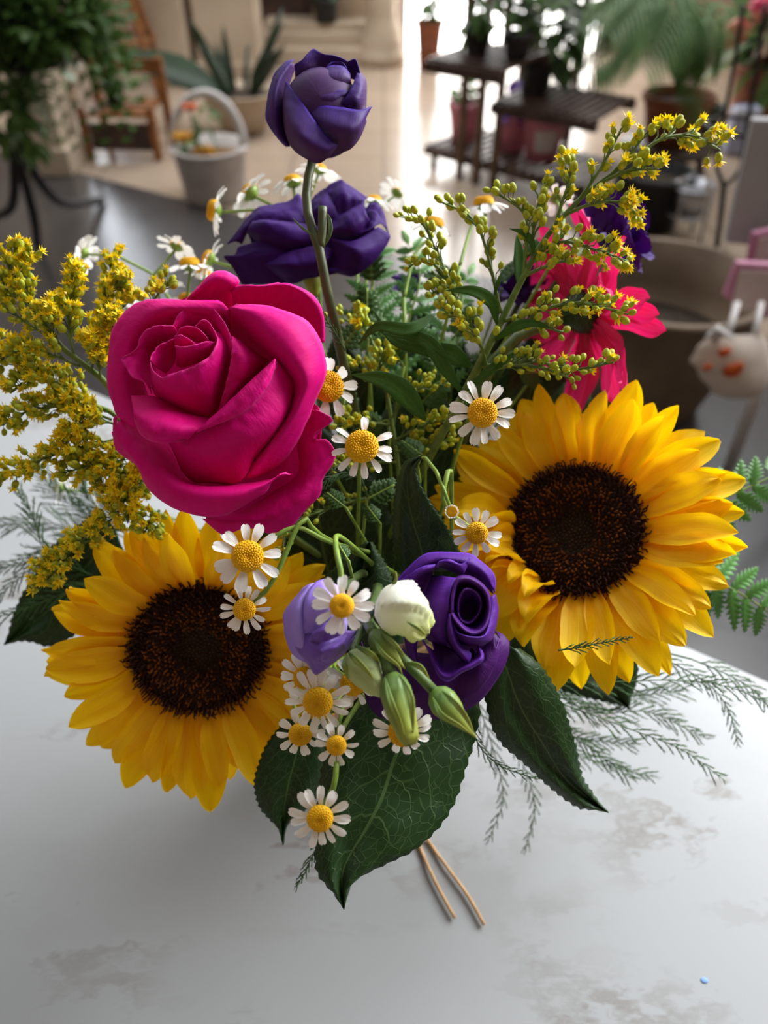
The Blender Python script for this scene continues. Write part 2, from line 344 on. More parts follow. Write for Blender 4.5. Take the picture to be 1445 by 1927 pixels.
# ------------------------------------------------------------------ the shop behind, out of focus
m_green = mat('leaf_green', srgb(62, 92, 40), srgb(34, 60, 26), .5, 30, trans=.15)
m_green2 = mat('leaf_fresh', srgb(96, 128, 60), srgb(58, 92, 40), .5, 30, trans=.2)
m_palm = mat('palm_green', srgb(110, 142, 84), srgb(74, 112, 58), .4, 20, trans=.3)
m_gdark = mat('leaf_dark', srgb(34, 58, 34), srgb(20, 38, 24), .45, 30)
m_terra = mat('terracotta', srgb(150, 92, 66), srgb(120, 70, 50), .8, 20)
m_cream = mat('cream_ceramic', srgb(190, 172, 150), srgb(172, 154, 132), .6, 8)
m_soil = mat('soil', srgb(70, 56, 44), srgb(46, 38, 30), .9, 60, bump=.6)
m_black = mat('black_plastic', srgb(30, 30, 32), srgb(24, 24, 26), .5, 20)
m_pinkpot = mat('pink_pot', srgb(214, 140, 158), srgb(200, 120, 142), .5, 10)
m_pink = mat('pink_blossom', srgb(226, 110, 140), srgb(205, 80, 115), .5, 40, trans=.2)
m_coral = mat('coral_blossom', srgb(226, 130, 125), srgb(210, 105, 105), .5, 40, trans=.2)
m_yel = mat('yellow_blossom', srgb(225, 170, 20), srgb(205, 140, 10), .5, 40, trans=.2)
m_ora = mat('orange_blossom', srgb(215, 100, 40), srgb(190, 80, 30), .5, 40, trans=.2)
m_vio = mat('violet_blossom', srgb(100, 60, 150), srgb(76, 44, 120), .5, 40, trans=.2)
def leaf_geo(mb, base, d, up, ln, wd, curl=.25, n=5, mi=0):
    d = d.normalized(); s = d.cross(up); s = s.normalized() if s.length > 1e-5 else d.orthogonal().normalized(); nn = s.cross(d).normalized()
    rows = []
    for j in range(n+1):
        v = j/n; h = wd*.5*math.sin(PI*min(v*.92+.06, 1))**.8
        c = base + d*(ln*v) - nn*(ln*curl*v*v)
        rows.append([c - s*h + nn*h*.25, c, c + s*h + nn*h*.25])
    mb.grid(rows, None, False, mi)
def foliage(mb, c, R, n, ln, wd, seed=1, curl=.3, squash=1.0, upb=.3):
    rnd = random.Random(seed); c = Vector(c)
    for _ in range(n):
        d = V3(rnd.gauss(0, 1), rnd.gauss(0, 1), rnd.gauss(0, 1)*squash).normalized()
        p = c + V3(d.x*R[0], d.y*R[1], d.z*R[2])*(rnd.random()**.5)
        d2 = (d + V3(rnd.gauss(0, .4), rnd.gauss(0, .4), upb + rnd.gauss(0, .4)))
        leaf_geo(mb, p, d2, V3(0, 0, 1) + V3(rnd.gauss(0, .3), rnd.gauss(0, .3), 0), ln*rnd.uniform(.7, 1.2), wd*rnd.uniform(.7, 1.2), curl)
def pot(name, root, c, r0, r1, h, m, lip=.012, soil=True):
    M = Matrix.Translation(Vector(c))
    MB().lathe([(0, 0), (r0, 0), (r0*.4+r1*.6, h*.55), (r1, h-.03), (r1+lip, h-.028), (r1+lip, h), (r1-.004, h), (r1-.01, h*.72), (0, h*.72)], 28, M).build(name, m, root)
    if soil: MB().lathe([(r1*.9, h*.8), (r1*.5, h*.84), (0, h*.85)], 20, M).build('soil', m_soil, root)
def px_len(px, p): return px/F*((Vector(p)-EYE).dot(FW))

# iron plant stand and its fern, front left
hub = PY(25, 262, 2.75)
st = thing('iron_plant_stand', (hub.x, hub.y, 0), 'black iron plant stand with curved legs on the grey floor', 'plant stand')
for k, (pa, pb) in enumerate((((75, 318), (192, 384)), ((48, 360), (72, 466)), ((4, 330), (-45, 420)))):
    e_ = PZ(*pb); q = hub + (e_-hub)*.45; q.z = max(hub.z*.30, .1)
    MB().tube(cat([hub, hub+(q-hub)*.5 + V3(0, 0, -.06), q, e_ + V3(0, 0, .014)], 16), .017, 10).build('leg', m_iron, st)
topz = PY(52, 120, 2.75)
MB().tube([hub - V3(0, 0, .05), (hub+topz)/2, topz], .02, 12).build('pole', m_iron, st)
MB().lathe([(0, 0), (.13, 0), (.14, .012), (0, .012)], 24, Matrix.Translation(topz)).build('tray', m_iron, st)
fern = thing('potted_fern', topz + V3(0, 0, .012), 'bushy green fern spilling over the black iron stand', 'fern')
pot('pot', fern, topz + V3(0, 0, .013), .08, .115, .18, m_iron)
mb = MB(); rnd = random.Random(5); fc = topz + V3(.02, 0, .2)
foliage(mb, PY(80, 30, 2.7), (.19, .17, .10), 460, .06, .03, 6, .4); foliage(mb, PY(10, 175, 2.7), (.11, .1, .2), 260, .06, .03, 7, .5)
for k in range(70):
    a = rnd.uniform(0, 2*PI); ln = rnd.uniform(.2, .33); dr = rnd.uniform(.1, .55)
    d = V3(math.cos(a), math.sin(a), 0)
    pts = cat([fc, fc + d*ln*.4 + V3(0, 0, .16-dr*.1), fc + d*ln*.8 + V3(0, 0, .1-dr*.35), fc + d*ln + V3(0, 0, -dr*.75)], 16)
    for i in range(2, 16):
        t = (pts[i]-pts[i-1]).normalized(); s = t.cross(V3(0, 0, 1)).normalized()
        for sg in (-1, 1): leaf_geo(mb, pts[i], s*sg + t*.5, V3(0, 0, 1), .075*(1-i/22), .03, .3, 2)
mb.build('foliage', m_green2, fern)
# wooden step shelf in the sun, with a small plant
wb = PZ(236, 300); ws = thing('wooden_step_shelf', wb, 'small orange wooden step shelf standing in a patch of sun', 'shelf')
W = px_len(128, wb); rz = -.06
R3 = Matrix.Translation(wb) @ Matrix.Rotation(rz, 4, 'Z')
for sx in (-1, 1):
    for y in (.0, .26): MB().box((sx*W/2, y, .12 if y == 0 else .2), (.035, .035, .24 if y == 0 else .4), R3).build('leg', m_wood, ws, smooth=False, bevel=.004)
mb = MB()
for k in range(4): mb.box((0, -.01+k*.075, .21), (W-.03, .06, .02), R3)
mb.build('shelf_board', m_wood, ws, smooth=False); MB().box((0, .27, .36), (W-.03, .02, .06), R3).build('back_rail', m_wood, ws, smooth=False)
MB().box((0, .02, .1), (W-.04, .02, .12), R3).build('front_panel', m_dark, ws, smooth=False)
def potted(name, c, r, h, label, cat, pm, lm, n, R, ln, wd, seed, group=None, up=.5):
    t = thing(name, c, label, cat, group)
    pot('pot', t, c, r*.75, r, h, pm, .006)
    mb = MB(); foliage(mb, Vector(c) + V3(0, 0, h + R[2]*.75), R, n, ln, wd, seed, upb=up); mb.tube([Vector(c)+V3(0, 0, h*.8), Vector(c)+V3(0, 0, h+R[2])], .006, 6)
    mb.build('foliage', lm, t); return t
potted('potted_plant', wb + V3(-.02, .1, .222), .05, .1, 'small green plant in a black pot on the wooden step shelf', 'plant', m_black, m_green2, 40, (.11, .08, .12), .08, .035, 3)
wf = PZ(120, 205) + V3(0, .1, 0)
potted('white_leaf_plant', wf, .06, .12, 'pale white-leaved plant beside the cream pedestal', 'plant', m_cream, mat('pale_leaf', srgb(200, 215, 200), srgb(160, 185, 165), .5, 20), 26, (.14, .1, .1), .1, .05, 9)
# bentwood stool behind
sb = PZ(302, 158) + V3(0, -.36, 0); so = thing('wooden_stool', sb, 'orange bentwood stool before the cream square piers', 'stool')
M = Matrix.Translation(sb + V3(-.12, .12, 0))
MB().lathe([(0, .66), (.16, .66), (.175, .675), (.16, .69), (0, .69)], 28, M).build('seat', m_wood, so)
for k in range(4):
    a = rad(-38+90*k); d = V3(math.cos(a), math.sin(a), 0)
    MB().tube(cat([sb+V3(-.12, .12, .665)+d*.13, sb+V3(-.12, .12, .45)+d*.16, sb+V3(-.12, .12, 0)+d*.27], 10), .02, 10).build('leg', m_wood, so)
MB().tube([sb+V3(-.12, .12, .3)+V3(math.cos(2*PI*k/24), math.sin(2*PI*k/24), 0)*.19 for k in range(25)], .012, 8).build('stretcher', m_wood, so)
potted('potted_plant', sb + V3(-.12, .12, .692), .1, .16, 'dark pot of trailing leaves on the orange wooden stool', 'plant', m_black, m_green, 50, (.16, .1, .12), .11, .05, 21)
# cream bowl planter with sword leaves
bb = PZ(452, 268); bp_ = thing('bowl_planter', bb + V3(0, .2, 0), 'wide cream bowl planter of dark sword leaves by the pier', 'planter')
r = px_len(72, bb)
MB().lathe([(0, 0), (r*.5, 0), (r*.62, .03), (r*.9, r*.55), (r*1.0, r*.98), (r*1.04, r*1.0), (r*.97, r*1.02), (r*.88, r*.8), (0, r*.78)], 40, Matrix.Translation(bb + V3(0, .2, 0))).build('bowl', m_cream, bp_)
MB().lathe([(r*.9, r*.84), (r*.4, r*.9), (0, r*.92)], 24, Matrix.Translation(bb+V3(0, .2, 0))).build('soil', m_soil, bp_)
rnd = random.Random(8); bc = bb + V3(0, .2, r*.88)
for k in range(13):
    a = rnd.uniform(0, 2*PI); d = V3(math.cos(a)*.5, math.sin(a)*.4, rnd.uniform(.6, 1.3)); mb = MB()
    leaf_geo(mb, bc + V3(math.cos(a)*.07, math.sin(a)*.07, 0), d, V3(-d.y, d.x, .3), rnd.uniform(.2, .42), .06, rnd.uniform(-.2, .3), 8); mb.build('leaf', m_gdark, bp_, thick=.004)
lb = MB(); leaf_geo(lb, bc+V3(-.1, 0, 0), V3(-.75, .1, .35), V3(0, -.5, 1), .55, .2, .15, 8); lb.build('leaf', m_gdark, bp_, thick=.004)
# white basket of flowers
kb = PZ(397, 392); kc = kb + V3(0, .14, 0); kr = px_len(70, kb)
ba = thing('white_basket', kc, 'white round basket with a tall arched handle', 'basket'); M = Matrix.Translation(kc); kh = kr*1.35
MB().lathe([(0, 0), (kr*.78, 0), (kr*.82, .01), (kr*.97, kh*.93), (kr*1.03, kh*.95), (kr*1.03, kh), (kr*.93, kh), (kr*.8, kh*.3), (0, kh*.28)], 40, M).build('basket_body', m_white, ba)
hp = [kc + V3(math.cos(t)*kr*.93, math.sin(t)*kr*.25, kh*.95 + math.sin(t)*kr*1.25) for t in [PI*k/24 for k in range(25)]]
MB().tube(hp, .018, 10).build('handle', m_white, ba)
MB().lathe([(kr*.9, kh*.78), (kr*.5, kh*.84), (0, kh*.86)], 24, M).build('filling', mat('brown_moss', srgb(130, 96, 60), srgb(100, 72, 46), .9, 50), ba)
def blossom(mb, c, r, seed, n=14, mi=0):
    rnd = random.Random(seed)
    for k in range(n):
        a = 2*PI*k/n*1.0 + (k % 2)*.2; d = V3(math.cos(a), math.sin(a), .25+.5*(k % 2))
        leaf_geo(mb, Vector(c), d, V3(0, 0, 1), r, r*.55, .25, 4, mi)
    mb.ell(c, r*.28, None, r*.2, 6, None, mi)
for k, (x, y, m, lab) in enumerate(((345, 262, m_yel, 'yellow blossom at the left rim of the white basket'), (384, 288, m_yel, 'yellow blossom at the front rim of the white basket'), (357, 205, m_ora, 'orange blossom under the handle of the white basket'))):
    c = PY(x, y, kc.y - .02 - .03*k); mb = MB(); blossom(mb, c, .055 if k < 2 else .04, k, 16)
    t = thing('basket_flower', c, lab, 'flower', 'blossoms in the white basket'); mb.build('petals', m, t)
    sm = MB().tube(cat([c, c+(kc-c)*.3+V3(0, 0, -.03), kc+V3(0, 0, kh*.8)], 8), .005, 6); foliage(sm, c+V3(.02, .05, -.05), (.05, .04, .05), 12, .07, .03, k); sm.build('stem', m_green2, t)
# plants on the plinth and the terracotta pot by the bright opening
t = potted('potted_plant', PLINTH + V3(.02, 0, 0), .09, .14, 'orange-flowered plant in a dark pot on the cream plinth', 'plant', m_black, m_green, 46, (.18, .05, .16), .1, .05, 31)
mb = MB()
for k in range(5): blossom(mb, PLINTH + V3(.0+.04*math.cos(k*2), -.06, .42+.03*math.sin(k*2.2)), .06, k, 12)
mb.build('blossoms', m_yel, t)
tp = PZ(772, 122) + V3(.12, -.1, 0)
potted('terracotta_plant', tp, px_len(24, tp), .28, 'terracotta pot of green leaves beside the bright opening', 'plant', m_terra, m_green2, 60, (.08, .1, .16), .1, .05, 33)

# dark slatted plant rack
rb = PZ(868, 282); m_post = mat('post_wood', srgb(122, 100, 84), srgb(96, 76, 62), .6, 20); rack = thing('plant_rack', rb, 'dark slatted plant rack standing on the bright beige floor', 'rack')
ru = (PZ(1095, 350) - PZ(800, 268)); ru.z = 0; ru = ru.normalized(); rw = V3(-ru.y, ru.x, 0)
pa, pd_ = PZ(800, 272, .1), (PZ(1100, 352, .1) - PZ(800, 272, .1))
for f_, dp in ((.27, -.03), (.38, -.03), (.49, -.03), (.27, .40), (.6, .40)):
    q = pa + pd_*f_ + rw*dp; q.z = 0; MB().tube([q, q+V3(0, 0, 1.75)], .019, 8).build('post', m_post, rack)
def shelf(p0, p1, z, dep, n):
    a, b = PZ(*p0, z), PZ(*p1, z); Ln = (b-a).length; d = (b-a).normalized(); nrm = V3(-d.y, d.x, 0); mb = MB()
    M = Matrix((( d.x, nrm.x, 0, a.x), (d.y, nrm.y, 0, a.y), (0, 0, 1, z), (0, 0, 0, 1)))
    for e in (0, dep): mb.box((Ln/2, e, -.02), (Ln, .025, .035), M)
    for k in range(n): mb.box((Ln*(k+.5)/n, dep/2, 0), (Ln/n*.5, dep, .014), M)
    mb.build('slatted_shelf', m_dark, rack, smooth=False); return lambda t, e: M @ V3(Ln*t, dep*e, .008)
S1 = shelf((800, 272), (1100, 352), .1, .38, 18); S2 = shelf((802, 112), (945, 136), .62, .36, 9); S3 = shelf((925, 192), (1125, 228), .46, .36, 12)
for t_ in (.05, .97):
    for e_ in (.05, .95):
        q = S1(t_, e_); MB().box((q.x, q.y, .04), (.03, .03, .08)).build('foot', m_dark, rack, smooth=False)
t = thing('pink_bucket', S1(.62, .45), 'pink bucket with a pale label on the rack bottom shelf', 'bucket')
q = S1(.62, .45); MB().lathe([(0, 0), (.075, 0), (.1, .2), (.106, .2), (.106, .215), (.098, .215), (.07, .02), (0, .02)], 32, Matrix.Translation(q)).build('bucket_body', m_pinkpot, t)
mb = MB(); rows = [[q + V3(math.cos(a)*rr, math.sin(a)*rr, z) for a in [rad(-125+8*k) for k in range(9)]] for rr, z in ((.0835, .05), (.0955, .14))]
mb.grid(rows).build('pale_label', mat('label', srgb(205, 195, 200), rough=.6), t)
potted('potted_plant', S1(.12, .42), .075, .17, 'pink pot with pale green top at the rack corner', 'plant', m_pinkpot, m_green2, 30, (.07, .07, .04), .06, .04, 41)
t = potted('violet_plant', S1(.42, .5), .075, .16, 'violet flowering plant in a pink pot on the rack', 'plant', m_pinkpot, m_vio, 50, (.08, .08, .05), .06, .04, 42)
potted('potted_plant', S2(.32, .5), .05, .09, 'feathery green plant in a black pot on the rack upper shelf', 'plant', m_black, m_green2, 60, (.13, .1, .12), .1, .03, 43)
potted('potted_plant', S2(.85, .5), .05, .08, 'small green plant beside the rack post on the upper shelf', 'plant', m_black, m_green2, 40, (.1, .08, .1), .08, .035, 44)
potted('potted_plant', S3(.2, .5), .065, .12, 'leafy green plant in a black pot on the rack middle shelf', 'plant', m_black, m_green, 70, (.13, .12, .2), .13, .07, 45)

# palm on its low wooden stand
pb = PZ(1195, 350); pbc = V3(pb.x+.16, pb.y+.15, 0)
ps = thing('wooden_plant_stand', pbc, 'low dark wooden stand holding the palm', 'plant stand')
MB().lathe([(0, .12), (.21, .12), (.22, .135), (.21, .15), (0, .15)], 28, Matrix.Translation(pbc)).build('stand_top', m_dark, ps)
for k in range(4):
    d = V3(math.cos(PI/4+k*PI/2), math.sin(PI/4+k*PI/2), 0); MB().tube([pbc + d*.16 + V3(0, 0, .12), pbc + d*.21], .018, 8).build('leg', m_dark, ps)
palm = thing('potted_palm', pbc + V3(0, 0, .151), 'large arching palm in a terracotta pot beside the rack', 'palm')
pot('pot', palm, pbc + V3(0, 0, .151), .11, .15, .2, m_terra)
pc = pbc + V3(0, 0, .34)
def pfrond(tip, lift, ln=.24, n=40):
    mid = (pc+tip)/2 + V3(0, 0, lift); pts = cat([pc, pc+(mid-pc)*.5+V3(0, 0, lift*.25), mid, tip], n); mb = MB(); mb.tube(pts, lambda t: .006*(1-t*.8), 6)
    for i in range(6, n):
        t = (pts[i]-pts[i-1]).normalized(); s = t.cross(V3(0, 0, 1)); s = s.normalized() if s.length > .01 else V3(1, 0, 0); v = i/n
        for sg in (-1, 1): leaf_geo(mb, pts[i], s*sg + t*.75 + V3(0, 0, -.1), V3(0, 0, 1), ln*math.sin(PI*min(.15+v*.8, 1))**.6, .013, .4, 4)
    mb.build('frond', m_palm, palm)
for (x, y, dy, lf) in ((1010, 60, -.1, .28), (1000, 130, -.3, .28), (1075, 60, -.3, .3), (1150, 60, -.4, .3), (1060, 190, -.35, .3), (985, 25, .2, .3), (1095, 5, .3, .2), (1180, -60, .2, .1), (1290, -30, 0, .12), (1335, 120, -.1, .28), (1120, 120, -.45, .3), (1330, 210, -.3, .3), (1210, 130, -.6, .3), (1040, 110, -.2, .3), (1250, -80, .3, .1)):
    pfrond(PY(x, y, pbc.y+dy), lf)
# black tub with a wire caddy in front of the palm
tb = PZ(1228, 448) + V3(0, .14, 0); t = thing('black_tub', tb, 'black square-sided tub on the beige floor below the palm', 'tub')
MB().lathe([(0, 0), (.12, 0), (.15, .2), (.16, .2), (.16, .22), (.145, .22), (.115, .03), (0, .03)], 28, Matrix.Translation(tb)).build('tub_body', m_black, t)
MB().lathe([(.14, .17), (.06, .19), (0, .19)], 20, Matrix.Translation(tb)).build('soil', m_soil, t)
cb = PZ(1292, 462) + V3(0, .08, 0); t = thing('metal_caddy', cb, 'small silver wire caddy beside the black tub', 'caddy'); m_steel = mat('steel', srgb(170, 170, 175), rough=.3, metal=.9)
for k in range(4):
    d = V3(math.cos(PI/4+k*PI/2), math.sin(PI/4+k*PI/2), 0)*.075; MB().tube([cb+d*1.1, cb+d+V3(0, 0, .2)], .006, 6).build('leg', m_steel, t)
mb = MB()
for z in (.1, .2): mb.tube([cb + V3(math.cos(2*PI*k/20)*.078, math.sin(2*PI*k/20)*.078, z) for k in range(21)], .006, 6)
mb.build('ring', m_steel, t); MB().lathe([(0, .1), (.06, .1), (.065, .22), (.058, .22), (.052, .11), (0, .11)], 20, Matrix.Translation(cb)).build('cup', m_steel, t)
# pink flowering shrub, upper right
fb = PZ(1420, 230); fb = V3(fb.x, 4.6, 0); t = thing('flowering_shrub', fb, 'tall dark green shrub with pink flowers at the court edge', 'shrub')
pot('pot', t, fb, .16, .2, .3, m_terra); MB().tube([fb+V3(0, 0, .25), fb+V3(0, 0, 1.0)], .015, 8).build('stem', m_dark, t)
mb = MB(); foliage(mb, fb+V3(0, 0, .85), (.42, .28, .45), 300, .2, .075, 51); mb.build('foliage', m_gdark, t)
mb = MB(); foliage(mb, fb+V3(.05, -.3, .5), (.42, .2, .2), 60, .26, .1, 52); mb.build('pale_foliage', m_palm, t)
for (x, y, m, s) in ((1312, 70, m_pink, .085), (1325, 14, m_pink, .08), (1345, 8, m_pink, .075), (1388, 60, m_coral, .075), (1376, 72, m_coral, .06), (1432, 14, m_pink, .07), (1300, 30, m_coral, .05)):
    mb = MB(); blossom(mb, PY(x, y, 4.0), s, int(x), 18); mb.ell(PY(x, y, 4.02), s*.6, None, s*.8, 8); mb.build('blossom', m, t)
# wire flower stand, right
YW = 2.3
wp = PZ(1322, 655); YW = wp.y
t = thing('wire_flower_stand', wp, 'slim black wire flower stand with a ring and forked pole', 'stand')
MB().tube(cat([PY(1326, 640, YW), PY(1335, 540, YW), PY(1352, 440, YW), PY(1362, 350, YW)], 14), .008, 8).build('pole', m_iron, t)
MB().tube([wp + V3(math.cos(2*PI*k/24)*.09, math.sin(2*PI*k/24)*.09, .008) for k in range(25)], .008, 6).build('base', m_iron, t)
MB().tube(cat([PY(1362, 350, YW), PY(1348, 310, YW), PY(1357, 250, YW), PY(1382, 120, YW), PY(1398, 10, YW)], 18), .006, 8).build('fork', m_iron, t)
MB().tube(cat([PY(1362, 350, YW), PY(1392, 320, YW), PY(1405, 240, YW), PY(1425, 120, YW), PY(1440, 10, YW)], 18), .006, 8).build('fork', m_iron, t)
rc = PY(1392, 238, YW); MB().tube([rc + V3(math.cos(2*PI*k/24)*.085, math.sin(2*PI*k/24)*.085, 0) for k in range(25)], .006, 6).build('ring', m_iron, t)
t = thing('blue_bag', PZ(1395, 300), 'blue and white wrapped parcel on the floor behind the wire stand', 'parcel')
q = PZ(1395, 300); MB().box((q.x, q.y+.1, .11), (.13, .1, .22)).build('wrapping', mat('blue_paper', srgb(120, 130, 175), srgb(190, 195, 210), .5, 9), t, smooth=False, bevel=.02)
t = thing('black_pot', PZ(1328, 262), 'small round black pot on the floor left of the wire stand', 'pot'); q = PZ(1328, 262)
MB().lathe([(0, 0), (.06, 0), (.085, .13), (.09, .13), (.09, .145), (.08, .145), (.06, .03), (0, .03)], 24, Matrix.Translation(q+V3(0, .08, 0))).build('pot_body', m_black, t)
# large bowl planter on the right
gb = PZ(1225, 808); gr = px_len(172, gb+V3(0, .1, .15)); gc = gb + V3(0, gr*.62, 0)
t = thing('large_bowl_planter', gc, 'large round beige bowl with bare soil on the dark floor', 'planter'); M = Matrix.Translation(gc); gh = .37
m_bowl = mat('beige_bowl', srgb(132, 114, 94), srgb(108, 92, 76), .7, 6)
MB().lathe([(0, 0), (gr*.6, 0), (gr*.66, .015), (gr*.9, gh*.55), (gr*1.0, gh*.96), (gr*1.07, gh*.97), (gr*1.08, gh), (gr*.98, gh), (gr*.9, gh*.7), (gr*.8, gh*.5), (0, gh*.48)], 56, M).build('bowl', m_bowl, t)
mb = MB(); mb.lathe([(gr*.84, gh*.55), (gr*.4, gh*.6), (0, gh*.6)], 32, M); mb.build('soil', m_soil, t)
# display stand with hanging packets, far right
m_board = mat('grey_board', srgb(170, 168, 170), srgb(160, 158, 160), .6, 8)
YD = 1.55
def slab(mb, pts, Y, th, mi=0):
    a = [PY(x, y, Y) for x, y in pts]; b = [p + V3(0, th, 0) for p in a]; n = len(a)
    return mb.add(a+b, [tuple(range(n)), tuple(range(n, 2*n))[::-1]] + [(i, i+n, (i+1) % n + n, (i+1) % n) for i in range(n)], None, None, mi)
t = thing('display_stand', PZ(1372, 890), 'white metal display stand with a grey board and slanting leg', 'display stand')
slab(MB(), [(1418, 225), (1520, 225), (1500, 470), (1366, 458)], YD, .02).build('board', m_board, t, smooth=False, bevel=.004)
lg0 = PZ(1362, 905); lg1 = PY(1462, 640, 1.35)
MB().tube([lg0, lg1, PY(1490, 440, YD)], .014, 12).build('leg', m_white, t); lg2 = PZ(1560, 905)
MB().tube([lg2, PY(1530, 640, 1.42), PY(1510, 440, YD)], .014, 12).build('leg', m_white, t)
m_pk = mat('pink_card', srgb(190, 130, 155), srgb(170, 110, 140), .5, 12); m_wc = mat('white_card', srgb(205, 195, 190), srgb(190, 170, 170), .4, 9)
for nm, lab, body, inner, Y in (('card_packet', 'pink bordered card packet at the top of the white stand', [(1418, 440), (1470, 430), (1466, 520), (1402, 525)], [(1428, 450), (1466, 442), (1460, 512), (1412, 515)], 1.48),
        ('card_packet', 'pale pink edged packet hanging above the floral pouch', [(1388, 495), (1480, 500), (1476, 610), (1362, 560)], [(1392, 510), (1470, 512), (1470, 590), (1376, 580)], 1.4)):
    q = PY(*body[0], Y); t = thing(nm, q, lab, 'packet', 'packets on the white display stand'); slab(MB(), body, Y, .018).build('packet_body', m_pk, t, smooth=False, bevel=.003); slab(MB(), inner, Y-.004, .004).build('card_face', m_wc, t, smooth=False)
q = PY(1360, 640, 1.3); t = thing('floral_pouch', q, 'white pouch printed with orange flowers hanging right of the bowl', 'pouch', 'packets on the white display stand')
mb = MB(); rows = []
for j_ in range(15):
    v = 628 + 122*j_/14; xl = lerp1([(628, 1338), (645, 1322), (665, 1304), (682, 1300), (700, 1312), (725, 1328), (742, 1346), (750, 1366)], v) + 3*math.sin(v*.21); xr = lerp1([(628, 1434), (650, 1446), (690, 1452), (720, 1446), (742, 1430), (750, 1410)], v); k = max(0.02, 1-abs((v-688)/63)**3); rows.append([PY(xl+(xr-xl)*i/10, v, 1.3) + V3(0, -.035*k*math.sin(PI*i/10), 0) for i in range(11)] + [PY(xr-(xr-xl)*i/10, v, 1.3) + V3(0, .03*k*math.sin(PI*i/10)+.002, 0) for i in range(11)])
mb.grid(rows, None, True).build('pouch_body', mat('floral_cloth', srgb(208, 196, 186), srgb(206, 190, 176), .7, 10), t)
for (x, y, r_) in ((1378, 698, 19), (1362, 664, 12), (1330, 692, 9)):
    mb = MB(); c = PY(x, y, 1.262+.004*(r_ < 15)); rr = px_len(r_, c)
    mb.ell(c, rr, .004, rr*.75, 8); mb.ell(c + V3(rr*.5, .001, rr*.4), rr*.55, .004, rr*.5, 8); mb.build('orange_print', m_ora, t)
for x0, x1 in ((1368, 1388), (1420, 1432)): MB().tube([PY(x0, 634, 1.3), PY(x1, 570, 1.36)], .007, 6).build('strap', m_white, t)
mb = MB(); 
for k in range(10): mb.tube(cat([PY(1346, 645, 1.29), PY(1334+3*k, 622+abs(k-4)*2, 1.275), PY(1328+6*k, 612+abs(k-4)*5, 1.28)], 6), .003, 5)
mb.build('ribbon', m_white, t)
# ------------------------------------------------------------------ the bouquet: materials and builders
m_sun = petal_mat('sunflower_petal', srgb(252, 176, 3), srgb(255, 214, 8), srgb(246, 168, 2), .4, 16, 1.2, .5, .38, .25, .5, 0, 0, .45)  # orange base: slight pigment, plus shade near the disc put into the colour
m_disc = mat('sunflower_disc', srgb(58, 32, 14), srgb(38, 20, 10), .85, 300, spec=.15)
m_fl_dark = mat('disc_floret_dark', srgb(62, 30, 20), srgb(42, 20, 14), .7, 300, spec=.2)
m_fl_amber = mat('disc_floret_amber', srgb(142, 76, 14), srgb(98, 50, 12), .7, 300, spec=.2)
m_fl_green = mat('disc_floret_green', srgb(82, 84, 56), srgb(60, 62, 44), .7, 300, spec=.2)
m_rose = petal_mat('rose_petal', srgb(200, 0, 98), srgb(222, 0, 128), srgb(184, 0, 88), .35, 40, 6, .62, .08, .15, .3, 0, .1, .95, srgb(226, 50, 142))
m_eu_bud = petal_mat('eustoma_bud_petal', srgb(78, 46, 98), srgb(58, 20, 120), srgb(66, 34, 82), .5, 18, 2, .6, .12, .2, .25, 0, .3, 1.0, srgb(56, 12, 138))
m_eu_dark = petal_mat('eustoma_dark_petal', srgb(50, 6, 82), srgb(54, 8, 98), srgb(40, 4, 70), .5, 22, 2, .65, .12, .15, .3, 0)
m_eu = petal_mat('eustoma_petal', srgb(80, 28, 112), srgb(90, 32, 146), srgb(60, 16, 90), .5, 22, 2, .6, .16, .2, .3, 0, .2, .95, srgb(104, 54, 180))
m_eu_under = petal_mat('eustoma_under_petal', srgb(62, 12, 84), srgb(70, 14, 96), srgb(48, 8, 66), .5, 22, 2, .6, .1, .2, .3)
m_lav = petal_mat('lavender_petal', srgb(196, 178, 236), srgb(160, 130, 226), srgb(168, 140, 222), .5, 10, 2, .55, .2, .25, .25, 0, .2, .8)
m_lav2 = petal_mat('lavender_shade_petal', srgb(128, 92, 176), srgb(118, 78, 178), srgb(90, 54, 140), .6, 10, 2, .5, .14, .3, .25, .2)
m_budw = petal_mat('white_bud_petal', srgb(244, 244, 232), srgb(228, 236, 150), srgb(226, 232, 190), .4, 5, 2, .5, .2, .3, .3, 0, .3, 1.0)
m_budg = petal_mat('green_bud_petal', srgb(176, 190, 128), srgb(196, 206, 140), srgb(150, 170, 100), .5, 9, 1.2, .5, .16, .3, .3, 0, .3, 1.0)
m_sepal = petal_mat('green_sepal', srgb(104, 132, 60), srgb(164, 168, 58), srgb(80, 108, 62), .7, 8, .8, .45, .08, .35, .3, 0, .2, .9)
m_stem = mat('green_stem', srgb(92, 112, 58), srgb(72, 94, 46), .5, 120, trans=.05)
m_stemd = mat('olive_stem', srgb(84, 90, 52), srgb(66, 74, 42), .5, 120)
m_stemf = mat('fresh_stem', srgb(138, 164, 62), srgb(112, 142, 52), .5, 120, trans=.08)
m_dpet = petal_mat('daisy_petal', srgb(246, 242, 234), srgb(252, 249, 244), srgb(230, 224, 216), .4, 5, .6, .55, .22, .25, .35)
m_dyel = mat('daisy_disc', srgb(240, 190, 20), srgb(216, 156, 8), .65, 900, spec=.25)
m_gbud = mat('goldenrod_bud', srgb(200, 200, 36), srgb(150, 166, 40), .55, 500, trans=.15)
m_gyel = mat('goldenrod_floret', srgb(255, 232, 14), srgb(246, 212, 8), .55, 500, trans=.25)
m_gstem = mat('goldenrod_stem', srgb(112, 134, 56), srgb(84, 108, 44), .55, 200, trans=.05)
m_salal = leaf_mat('salal_leaf', srgb(29, 56, 17), srgb(21, 42, 14), srgb(66, 90, 46), .42, 6, .06, .3, .3, 30)
